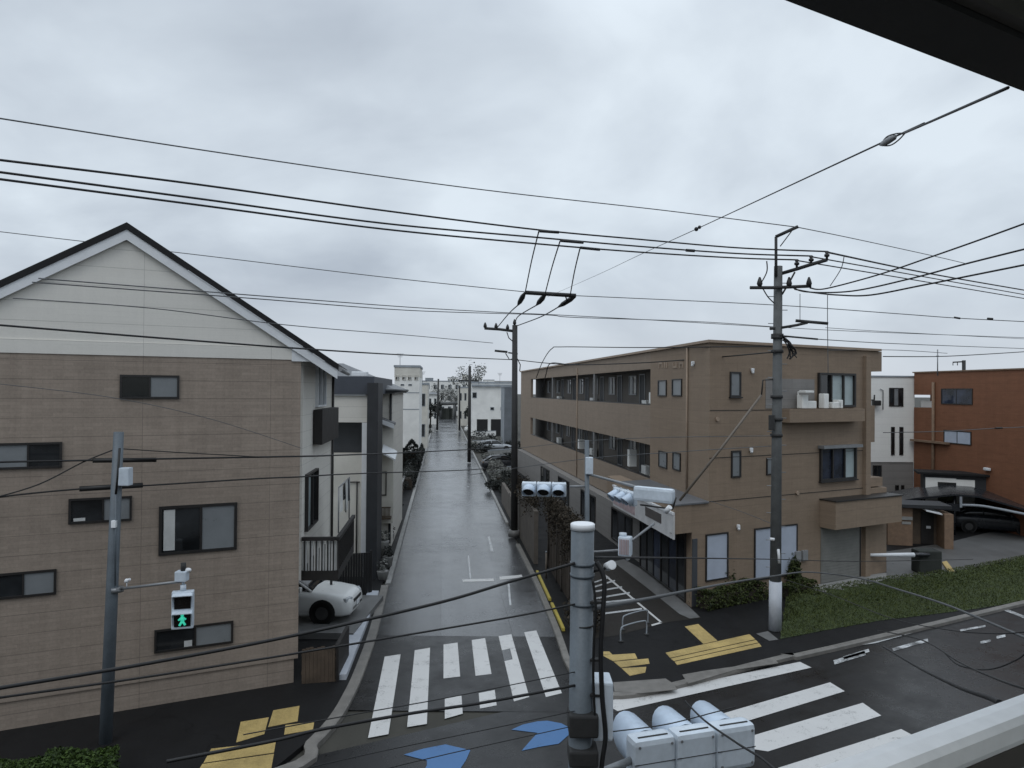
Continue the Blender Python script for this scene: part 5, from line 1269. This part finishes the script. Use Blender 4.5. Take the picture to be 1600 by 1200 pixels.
hedge('hedge', 'low dark hedge along the shop front between the ramp and the tall pole', 'hedge', [(a.x,a.y-.1),(b.x-.4,b.y-.3)], .9, .75, 4200, .11, 'bush_green', 2)
a, b = G(1219,935,.1), G(1276,925,.1)
hedge('hedge', 'low dark planting right of the tall pole before the grey shutter', 'hedge', [(a.x,a.y),(b.x-.3,b.y)], 1.0, .6, 2600, .11, 'bush_green', 3)
def shrub(label, c, rad, n, size, mat, seed, grp=None, stem=True):
    rnd = random.Random(seed); c = Vector(c); t = thing('shrub', (c.x,c.y,.1), label, 'shrub', grp); m = MB()
    for k in range(5): m.leaves(c+Vector((rnd.uniform(-.4,.4)*rad[0], rnd.uniform(-.4,.4)*rad[1], rnd.uniform(-.4,.45)*rad[2])), [r*.66 for r in rad], n//5, size, rnd)
    m.build('foliage', mat, t); m = MB()
    for k in range(4): m.tube([(c.x+rnd.uniform(-.1,.1),c.y,.05), c+Vector((rnd.uniform(-.3,.3)*rad[0],rnd.uniform(-.3,.3)*rad[1],0))], [.03,.012], 5)
    m.build('stem', 'bark', t); return t
p = P(1128,893,28.3); shrub('round green bush under the white-blind shop window', p, (.62,.5,.85), 1700, .12, 'bush_green', 4)
p = P(1232,888,29.6); shrub('tall green bush right beside the tall pole at the wide window', p, (.55,.5,1.0), 1500, .13, 'bush_green', 6)
p = P(900,985,24.4); shrub('dark shrub at the lot corner behind the foreground pole', (p.x+.5,p.y,.65), (1.0,.9,.75), 1500, .12, 'dry_brown', 8)

# wall and brown hedge along the right edge of the street
def SX(y, off=0): return street_x(y,1)+off
bw = thing('block_wall', (SX(34,.5),34,.1), 'stained grey-brown block wall along the right edge of the street, behind the dark pole', 'wall')
m = MB()
for y0, y1, h in ((33.6,37.5,2.5),(37.52,44,2.35),(44.02,52,1.5)):
    m.slab([(SX(y0,.35),y0,.0),(SX(y1,.35),y1,.0),(SX(y1,.55),y1,.0),(SX(y0,.55),y0,.0)], ZV*h)
m.build('wall', 'block_wall', bw)
m = MB(); m.slab([(SX(37.5,.30),37.52,2.35),(SX(44,.30),44,2.35),(SX(44,.60),44,2.35),(SX(37.5,.60),37.52,2.35)], ZV*.08); m.build('coping', 'concrete_wet', bw)
bf = thing('board_fence', (SX(26,.9),26,.1), 'tall dark brown board fence between the street and the parking lot, overgrown at the top', 'fence')
rnd = random.Random(77); m = MB(); y = 25.6
while y < 33.4:
    w_ = rnd.uniform(.14,.2); h = 2.75+.35*math.sin(y*1.1)+rnd.uniform(-.1,.1)+.25*(y < 30); o_ = rnd.uniform(-.015,.015)
    m.slab([(SX(y,.95)+o_,y,.05),(SX(y+w_,.95)+o_,y+w_-.012,.05),(SX(y+w_,1.0)+o_,y+w_-.012,.05),(SX(y,1.0)+o_,y,.05)], ZV*h); y += w_
for k in range(3):
    x = SX(25.55,1.0)+k*.15; m.obox((x,25.5+k*.02,.05), Vector((.138,.02,0)), Vector((0,.04,0)), ZV*(2.9+rnd.uniform(-.12,.12)))
m.build('board', 'fence_board', bf)
m = MB()
for z in (.6,1.7,2.5): m.slab([(SX(25.7,1.01),25.7,z),(SX(33.4,1.01),33.4,z),(SX(33.4,1.08),33.4,z),(SX(25.7,1.08),25.7,z)], ZV*.09)
m.build('fence_rail', 'fence_board', bf)
def ivy(label, y0, y1, off, z0, z1, n, seed, thick=.35):
    rnd = random.Random(seed); t = thing('creeper', (SX(y0,off),y0,.1), label, 'creeper', None); m = MB()
    for _ in range(n):
        y = rnd.uniform(y0,y1); lim = z0+(z1-z0)*(.55+.3*math.sin(y*2.1+seed)+.15*math.sin(y*5.3)); z = z1-(z1-lim)*rnd.random()**1.5+rnd.gauss(0,.12)
        m.leaf(Vector((SX(y,off)+rnd.gauss(0,thick*.4),y,max(.1,z))), rnd.uniform(.06,.15), rnd)
    m.build('foliage', 'dry_brown', t); m = MB()
    for k in range(int((y1-y0)*1.2)):
        y = rnd.uniform(y0,y1); m.tube(smooth_path([(SX(y,off),y,.1),(SX(y,off)+rnd.uniform(-.05,.1),y+rnd.uniform(-.3,.3),z1*.5),(SX(y,off),y+rnd.uniform(-.6,.6),z1)],5), [.025]*10+[.01], 5)
    m.build('stem', 'bark', t); return t
ivy('brown creeper hanging over the top of the tall board fence', 25.8, 33.2, .88, 1.2, 3.35, 5200, 9)
ivy('brown creeper spilling over the stained block wall behind the dark pole', 34, 43.5, .5, 1.6, 2.95, 3600, 10, .5)
hedge('hedge', 'dark far hedge beside the street before the parked cars', 'hedge', [(SX(46,1.3),46),(SX(58,1.3),58)], 1.5, 1.7, 3500, .17, 'far_dark', 12)
pp = [G(838,899), G(858,944), G(879,992)]
yg = thing('guard_rail', pp[0], 'yellow painted guard strip along the right kerb of the street', 'guard rail')
m = MB(); m.slab([pp[0]+Vector((-.02,0,.12)), pp[1]+Vector((-.02,0,.12)), pp[1]+Vector((.08,0,.12)), pp[0]+Vector((.08,0,.12))], ZV*.1); m.build('rail', 'guard_yellow', yg)
m = MB(); q = pp[1].lerp(pp[2],.15); m.slab([q+Vector((-.02,0,.12)), pp[2]+Vector((-.02,0,.12)), pp[2]+Vector((.08,0,.12)), q+Vector((.08,0,.12))], ZV*.1); m.build('rail', 'guard_yellow', yg)
gp = thing('marker_post', G(848,905,.1), 'thin rusty marker post standing before the brown hedge', 'post')
m = MB(); b = G(848,905,.1)+Vector((.15,.2,0)); m.tube([b, b+ZV*1.1], .035, 8); m.build('post', 'strut_tan', gp)
m = MB(); m.tube([b+ZV*1.08, b+ZV*1.13], [.045,.03], 8); m.build('cap', 'far_grey', gp)
# white barrier hoops in the lot
for i, (x0,y0,x1,y1) in enumerate(((973,985,1012,974),(970,1003,1010,992))):
    a, b = G(x0,y0,.1), G(x1,y1,.1); t = thing('hoop_barrier', a, ['white hoop barrier at the tip of the parking marking','low white hoop barrier nearest the tactile fan'][i], 'barrier', 'white hoop barriers')
    m = MB(); m.tube(smooth_path([a, a+ZV*.38, a.lerp(b,.15)+ZV*.48, a.lerp(b,.85)+ZV*.48, b+ZV*.38, b],5), .022, 8); m.build('hoop', 'far_grey', t)
    for q in (a,b):
        m = MB(); m.tube([q, q+ZV*.04], .08, 10); m.build('foot', 'pole_dark', t)
# barrier arm and yellow wedge on the drive
bb = G(1455,896,.1); ba = thing('parking_barrier', bb, 'long white barrier arm with a dark green cabinet at the driveway', 'barrier')
m = MB(); m.bevbox(bb+Vector((-.1,.2,.5)), (1.0,.7,1.0), .06); m.build('cabinet', 'far_dark', ba)
e1, e0 = P(1428,867,bb.y-.3), P(1324,867,bb.y-.5)
m = MB(); m.tube([e0, e1], [.05,.10], 10); m.build('arm', 'white_trim', ba)
m = MB(); m.tube([e1, e1+Vector((.7,.1,0))], .09, 10); m.build('arm_clamp', 'car_dark', ba)
m = MB(); m.tube([e0-Vector((.3,0,.06)), e0], [.04,.06], 8); m.build('arm_tip', 'black', ba)
yw = thing('kerb_ramp', G(1482,890,.1), 'small yellow sloping wedge at the edge of the driveway', 'ramp')
m = MB(); q = [G(1472,881,.1), G(1479,879,.1), G(1492,896,.1), G(1484,898,.1)]; m.slab(q, ZV*.09); m.build('wedge', 'tactile_yellow', yw)

# ================================================================ street far end
def tree(label, base, height, crown, nleaf, size, mat, seed, trunk=.18, grp='trees at the far end of the street', squash=.9, cz=.62):
    rnd = random.Random(seed); base = Vector(base); t = thing('tree', base, label, 'tree', grp); m = MB()
    tips = []
    m.tube([base, base+ZV*height*.3+Vector((rnd.uniform(-.1,.1),0,0)), base+ZV*height*.62], [trunk, trunk*.75, trunk*.5], 8)
    for k in range(9):
        z0 = height*rnd.uniform(.3,.62); an = rnd.uniform(0,6.28); r_ = crown*rnd.uniform(.45,.95)
        tip = base+Vector((math.cos(an)*r_, math.sin(an)*r_, min(height*.97, z0+height*rnd.uniform(.15,.42))))
        s_ = base+ZV*z0; m.tube([s_, s_.lerp(tip,.5)+ZV*.2, tip], [trunk*.4, trunk*.22, trunk*.08], 5); tips.append(tip)
    m.build('trunk', 'bark', t); m = MB()
    for tip in tips: m.leaves(tip, (crown*.42,crown*.42,crown*.42*squash), nleaf//10, size, rnd, .2)
    m.leaves(base+ZV*height*cz, (crown*.7,crown*.7,height*.3), nleaf//6, size, rnd, .3)
    m.build('crown', mat, t); return t
tl = [((672,668),6.0,2.4,'far_dark','dark bushy tree left of the street end'),((666,655),8,3.0,'far_leaf','pale grey tree behind the dark bushy one, left of the street'),
      ((686,650),9.5,3.2,'far_leaf','pale tree rising left of the gate at the street end'),((712,651),8.5,3.0,'far_leaf','pale tree just right of the gate at the street end'),
      ((735,668),4.6,2.2,'far_dark','dark round tree right of the street beside the second pole')]
for i, ((px,py),h,cr,mt,lb_) in enumerate(tl): tree(lb_, G(px,py,0), h, cr, 1100, .34, mt, 20+i, .2)
b_ = P(735,660,190); b_.z = 0
ft_ = tree('tall feathery tree rising above the far roofs', b_, P(735,574,190).z, 4.6, 900, .5, 'far_leaf', 40, .3, cz=.86)
sm_rnd = random.Random(8)
for i, (px, py, r_, h_, mt) in enumerate(((660,690,.9,1.0,'far_dark'),(652,712,1.0,.9,'far_dark'),(645,735,.9,.9,'far_dark'),(757,690,1.3,.8,'far_leaf'),(768,722,1.3,1.0,'far_leaf'),(790,752,1.2,1.1,'far_leaf'),(776,765,1.0,.9,'far_dark'),(622,770,.9,1.1,'far_dark'),(614,805,.7,.9,'far_dark'),(750,672,1.5,1.0,'far_leaf'),(668,678,1.0,.9,'far_leaf'))):
    q = G(px,py,.1)
    shrub(['dark shrub on the left verge below the white tower','dark shrub lower down the left verge','dark shrub by the left kerb beside the awning','pale shrub at the far right verge','pale shrub on the right between pole and cars','pale shrub right beside the dark street pole','dark shrub left of the dark street pole','dark shrub at the beige house porch','dark shrub just below the brown balcony','pale shrub in front of the far white house','pale shrub near the street end on the left'][i],
          (q.x,q.y,.1+h_*.55), (r_,r_,h_*.6), 420, .22, mt, 60+i, 'verge shrubs')
# low planters and stones at the left kerb
for i, (px, py) in enumerate(((606,885),(600,868),(609,846),(598,905))):
    q = G(px,py,.1); t = thing('plant_pot', q, ['pale pot on the left kerb, second nearest','pale tall pot against the dark gate','pale pot furthest up the left kerb','low pale block pot nearest the white guard kerb'][i], 'plant pot', 'pots along the left kerb')
    hh_ = (.45,.7,.4,.35)[i]; m = MB(); m.tube([q, q+ZV*hh_*.9, q+ZV*hh_, q+ZV*hh_], [.17,.24,.26,.2], 12); m.build('pot', 'concrete', t)
    m = MB(); m.leaves(q+ZV*(hh_+.22), (.26,.26,.3), 90, .13, random.Random(90+i)); m.build('plant', 'far_leaf' if i % 2 else 'far_dark', t)
# buildings up the street
def block(name, label, cat, px0, px1, ytop, Y, depth, wall, rows, cols, win='glass_dark', flat=True, wfrac=(.45,.42), dirx=(1,.09), top=None, sidewin=True):
    pl = Plane(P(px0,640,Y), dirx, (0,-1)); a1 = pl.hit(px1,640)[0]; zt = pl.hit((px0+px1)/2,ytop)[1]
    t = thing(name, pl.pt(a1/2,0), label, cat); m = MB(); pl.slab(m, 0, a1, -.02, zt, -depth, 0); m.build('wall', wall, t)
    if flat: m = MB(); pl.slab(m, -.1, a1+.1, zt+.001, zt+.25, -depth-.1, .1); m.build('roof', 'far_grey', t)
    else:
        m = MB(); pk = zt+a1*.22
        v = [pl.pt(-.5,zt,.5), pl.pt(a1+.5,zt,.5), pl.pt(a1+.5,zt,-depth-.5), pl.pt(-.5,zt,-depth-.5), pl.pt(a1*.35,pk,-depth*.5), pl.pt(a1*.65,pk,-depth*.5)]
        m.add(v, [(0,1,5,4),(1,2,5),(2,3,4,5),(3,0,4),(3,2,1,0)]); m.build('roof', 'roof_grey', t)
    for r in range(rows):
        for c in range(cols):
            cw, chh = a1/cols, (zt-.4)/max(rows,1)
            x = c*cw+cw*(1-wfrac[0])/2; z = .4+r*chh+chh*(1-wfrac[1])/2
            window(t, pl, (x, x+cw*wfrac[0], z, z+chh*wfrac[1]), (win,'glass_frost') if cw*wfrac[0] > .9 else (win,), fw=.06, proud=.05, frame='far_grey')
    return t, pl, a1, zt
# the white tower
tw, pl, a1, zt = block('tower_block', 'tall white tower block with a cream top storey on the left of the street', 'building', 616, 655, 574, 84, 9, 'far_white', 0, 0)
z = pl.hit(635,589)[1]; m = MB(); pl.slab(m, -.02, a1+.02, z, zt-.002, -9.02, .03); m.build('top_storey', 'far_cream', tw)
for px in (617.5,628,637,647): window(tw, pl, (px,586,px+6.5,594), ('glass_dark','glass_frost'), fw=.06, proud=.07, frame='far_cream')
for px in (626,638): window(tw, pl, (px,600,px+5.5,602.5), ('glass_dark',), fw=.04, proud=.06, frame='far_grey')
m = MB()
for py in (614,640): zz = pl.hit(635,py)[1]; pl.slab(m, -.01, a1+.01, zz, zz+.09, 0, .03)
m.build('floor_band', 'far_grey', tw)
block('terrace_house', 'narrow cream house squeezed right of the white tower', 'house', 655, 668, 601, 100, 8, 'far_cream', 2, 1)
block('long_low_building', 'long pale building closing the far end of the street', 'building', 640, 742, 596, 230, 10, 'far_white', 3, 9, 'glass_dark')
hw, pl, a1, zt = block('white_house', 'broad white house on the right with dark openings at its base', 'house', 737, 806, 599, 128, 10, 'far_white', 0, 0)
for r in ((738,613,745,622),(766,636,772,641),(782,636,788,641)): window(hw, pl, r, ('glass_dark',), fw=.08, proud=.06, frame='far_grey')
for r in ((745,655,762,671),(767,655,783,671)):
    a = pl.rect(*r); m = MB(); pl.slab(m, a[0], a[1], .0, a[3], .003, .05); m.build('garage_opening', 'black', hw)
z = pl.hit(770,604)[1]; m = MB(); pl.slab(m, -.05, a1+.05, z, z+.35, .0, .4); m.build('ledge', 'far_grey', hw)
gh, pl, a1, zt = block('grey_clad_house', 'narrow blue-grey clad house between white house and tan building', 'house', 788, 806, 605, 98, 6, 'far_grey', 0, 0)
m = MB()
for i in range(14): pl.slab(m, a1*i/14+.02, a1*i/14+.06, 0, zt-.1, .0, .03)
m.build('cladding_batten', 'recess_dark', gh)
block('cottage', 'low grey roofed house on the left verge beyond the hip roof house', 'house', 560, 615, 618, 62, 8, 'far_cream', 2, 3, flat=False)
block('far_house', 'pale far house just right of the street end', 'house', 716, 738, 606, 165, 9, 'far_cream', 2, 3, flat=True)
block('far_house', 'small pale far house left of the street end', 'house', 668, 684, 616, 170, 8, 'far_white', 2, 2, flat=False)
rnd = random.Random(31)
far_rows = [(672,683,626,205,'cream',1),(655,667,612,150,'white',1),(676,690,612,260,'white',0),(690,701,604,330,'cream',0),(700,712,609,300,'white',1),(709,722,602,270,'cream',0),(721,733,611,240,'white',1),
            (726,741,618,185,'cream',0),(741,756,597,300,'grey',0),(756,772,594,320,'white',0),(772,800,596,360,'cream',0),(655,676,600,380,'grey',0),(676,700,597,420,'cream',0)]
fl = ['small cream cottage left of the street beyond the terrace house','tiny white house tucked behind the terrace house','white house left of the gate, behind the trees','cream block directly above the gate','small white gabled house above the right gate post','cream flats behind the right hand pale tree','small white gabled house behind the second pole',
      'cream low house between second pole and broad white house','grey block above the left part of the broad white house','white block above the roof of the broad white house','long cream block at the skyline beside the dark street pole','grey skyline block right of the white tower','cream skyline block above the left tree']
for (x0,x1,yt,Y,c_,gb), lb2 in zip(far_rows, fl):
    block('far_house', lb2, 'house', x0, x1, yt, Y, 9, 'far_'+c_, rnd.choice((2,3)), rnd.choice((2,3,4)), flat=not gb, wfrac=(.5,.35))
# gate at the street end
ge = G(703,655,0); gt = thing('entrance_gate', ge, 'wide gate with pale posts closing the street end', 'gate')
m = MB()
for px in (688.5,710): 
    a, b = P(px,654,ge.y), P(px,631,ge.y); a.z = 0; m = MB(); m.tube([a, b], .35, 8); m.build('gate_post', 'pole_concrete', gt)
m = MB(); m.tube([P(686,631,ge.y), P(716,630,ge.y)], .45, 8); m.build('beam', 'pole_concrete', gt)
m = MB(); a, b = P(692,652,ge.y+.3), P(706,652,ge.y+.3); 
for i in range(6): q = a.lerp(b,i/5); m.box((q.x,q.y,1.5), (.55,.1,3.0))
m.build('gate_panel', 'far_dark', gt)
# white panel fence on the left verge
q = G(642,752,.1); wf = thing('low_wall', q, 'low dark wall along the left verge below the white tower', 'wall')
m = MB(); y0, y1 = 44, 70; m.slab([(street_x(y0,-1)-.9,y0,0),(street_x(y1,-1)-.9,y1,0),(street_x(y1,-1)-1.15,y1,0),(street_x(y0,-1)-1.15,y0,0)], ZV*1.0); m.build('wall', 'block_wall', wf)
m = MB(); m.slab([(street_x(y0,-1)-.85,y0,1.0),(street_x(y1,-1)-.85,y1,1.0),(street_x(y1,-1)-1.2,y1,1.0),(street_x(y0,-1)-1.2,y0,1.0)], ZV*.08); m.build('coping', 'concrete_wet', wf)

# ================================================================ the balcony the photo is taken from
bal = thing('balcony', SN(0,-1.5,6.4), 'white railed balcony with a black edged roof, at the right corners of the photo', 'balcony')
r0 = P(1600,1084,.98); zr_ = r0.z; nr = r0.dot(N)
r0b = P(1600,1150,.98)
m = MB(); s0, s1 = -1.5, 4.5
m.slab([SN(s0,nr,zr_), SN(s0,nr-.003,zr_-.03), SN(s0,nr-.040,zr_-.030), SN(s0,nr-.043,zr_-.022), SN(s0,nr-.043,zr_-.004), SN(s0,nr-.036,zr_+.002), SN(s0,nr-.018,zr_+.004)], U*(s1-s0)); m.build('handrail', 'rail_white', bal)
m = MB(); m.slab([SN(s0,nr-.010,zr_-.0305), SN(s0,nr-.041,zr_-.0305), SN(s0,nr-.041,zr_-.058), SN(s0,nr-.010,zr_-.058)], U*(s1-s0)); m.build('rail_channel', 'rail_brown', bal)
m = MB(); m.slab([SN(s0,nr-.028,zr_-.059), SN(s0,nr-.036,zr_-.059), SN(s0,nr-.036,6.62), SN(s0,nr-.028,6.62)], U*(s1-s0)); m.build('panel', 'frosted_panel', bal)
for s in (-1.45, 1.5, 4.4):
    m = MB(); m.obox(SN(s,nr-.052,6.6), U*.05, N*.014, ZV*(zr_-.06-6.6)); m.build('rail_post', 'rail_white', bal)
m = MB(); m.obox(SN(s0,nr-1.6,6.4), U*(s1-s0), N*1.62, ZV*.2); m.build('floor', 'concrete', bal)
e0 = P(1600,143,1.69); ze_ = e0.z; ne = e0.dot(N)
e1 = P(1600,60,1.445); wdt = ne-e1.dot(N)
m = MB(); m.obox(SN(.25,ne-wdt,ze_), U*5, N*wdt, ZV*.14); m.build('roof_beam', 'black', bal)
m = MB(); m.obox(SN(.25,ne-wdt-1.2,ze_+.05), U*5, N*1.2, ZV*.03); m.build('roof_panel', 'poly_panel', bal)
m = MB(); m.obox(SN(.25,ne-wdt-.03,ze_+.012), U*5, N*.028, ZV*.036); m.build('roof_bead', 'rail_brown', bal)
m = MB(); m.obox(SN(4.2,ne-wdt-1.2,6.6), U*.08, N*.08, ZV*(ze_+.05-6.6)); m.build('roof_post', 'rail_brown', bal)

# the photographer's own building carries the balcony and shades the junction
own = thing('own_building', SN(0,-6,0), 'unseen building behind the balcony, dark below and cream above, carrying the black edged roof', 'building')
m = MB(); m.obox(SN(-26,-14,-.02), U*56, N*12.3, ZV*6.4); m.build('lower_wall', 'grey_siding', own)
m = MB(); m.obox(SN(-26,-14,6.381), U*56, N*(14+nr-2.4), ZV*4.2); m.build('upper_wall', 'far_cream', own)  # out of view; cream chosen to bounce light onto the handrail

# aerials on the far roofs
for i, (px, py, Y, h_) in enumerate(((625,574,84,1.6),(660,601,100,1.8),(748,600,126,2.2),(781,599,126,1.8))):
    b = P(px,py,Y)-ZV*.05; t = thing('roof_aerial', b, ['thin aerial on the white tower block','thin aerial on the narrow cream house beside the tower','tall aerial on the left part of the broad white house','short aerial on the right part of the broad white house'][i], 'aerial', 'roof aerials')
    m = MB(); m.tube([b, b+ZV*h_], .03, 6)
    for k in range(4): m.tube([b+ZV*(h_-.12*k)+Vector((-.4+.05*k,0,0)), b+ZV*(h_-.12*k)+Vector((.4-.05*k,0,0))], .018, 5)
    m.build('mast', 'steel_grey', t)


# gardens and clutter on the verges up the street
hedge('hedge', 'long dark hedge along the left kerb below the white tower', 'hedge', [(SX(58,0)-6.7,58),(SX(92,0)-6.7,92)], 1.3, 1.3, 5200, .2, 'far_dark', 101)
hedge('hedge', 'high dark hedge at the foot of the white tower block', 'hedge', [(-12.4,72),(-9.2,72.5)], 1.6, 2.9, 3200, .22, 'far_dark', 102)
hedge('hedge', 'pale garden growth on the right verge beyond the dark far hedge', 'hedge', [(SX(60,1.2),60),(SX(74,1.3),74)], 1.6, 1.2, 2400, .2, 'far_leaf', 103)
gw = ['long white garden wall on the right verge below the broad white house','short white garden wall right of the second dark pole','pale retaining wall beside the silver car','white garden wall nearest the stained block wall']
for i, (px0,py0,px1,py1,h_) in enumerate(((742,683,788,681,.9),(738,697,756,696,.7),(762,715,800,712,.8),(776,748,806,744,.9))):
    a, b = G(px0,py0), G(px1,py1); t = thing('garden_wall', a, gw[i], 'wall', 'low garden walls on the right verge')
    m = MB(); m.obox((a.x,a.y,0), Vector((b.x-a.x,b.y-a.y,0)), Vector((0,.18,0)), ZV*h_); m.build('wall', 'far_white' if i != 2 else 'concrete', t)
    m = MB(); m.obox((a.x,a.y-.03,h_+.002), Vector((b.x-a.x,b.y-a.y,0)), Vector((0,.24,0)), ZV*.07); m.build('coping', 'far_grey', t)
rn = random.Random(55)
dd = ['dark bushy shrub before the long white garden wall','dark shrub at the left end of the long white garden wall','dark shrub under the broad white house openings','dark shrub between the silver cars','pale shrub between the garden walls','dark shrub right behind the dark street pole','pale bush close to the second dark pole','dark shrub by the end of the tan building']
for i, (px, py) in enumerate(((768,689),(745,687),(786,677),(752,706),(770,700),(800,728),(742,704),(802,704))):
    q = G(px,py,.1); r_ = rn.uniform(.9,1.5); shrub(dd[i], (q.x,q.y,.1+r_*.55), (r_*1.3,r_,r_*.7), 480, .24, 'far_leaf' if dd[i].startswith('pale') else 'far_dark', 120+i, 'garden shrubs on the right verge')
sx = ['pale boulder furthest up the left verge','pale boulder in the middle of the left verge','pale boulder by the hip roof house']
for i, (px, py) in enumerate(((668,676),(661,690),(634,760))):
    q = G(px,py,.0); m = MB(); m.ball(q+ZV*.35, .6, 1.2, .9, .75); tag(m.build('boulder', 'concrete'), sx[i], 'boulder', 'boulders on the left verge')

for x0, x1, yt, Y, c_, lb2 in ((664,676,591,450,'grey','tall grey block on the skyline just right of the white tower'),(699,715,590,480,'white','tall pale block on the skyline above the gate'),(722,737,586,520,'cream','tallest pale block on the skyline behind the feathery tree'),(743,753,590,500,'white','slim pale block on the skyline above the broad white house')):
    block('far_block', lb2, 'building', x0, x1, yt, Y, 14, 'far_'+c_, 5, 4, wfrac=(.5,.35))
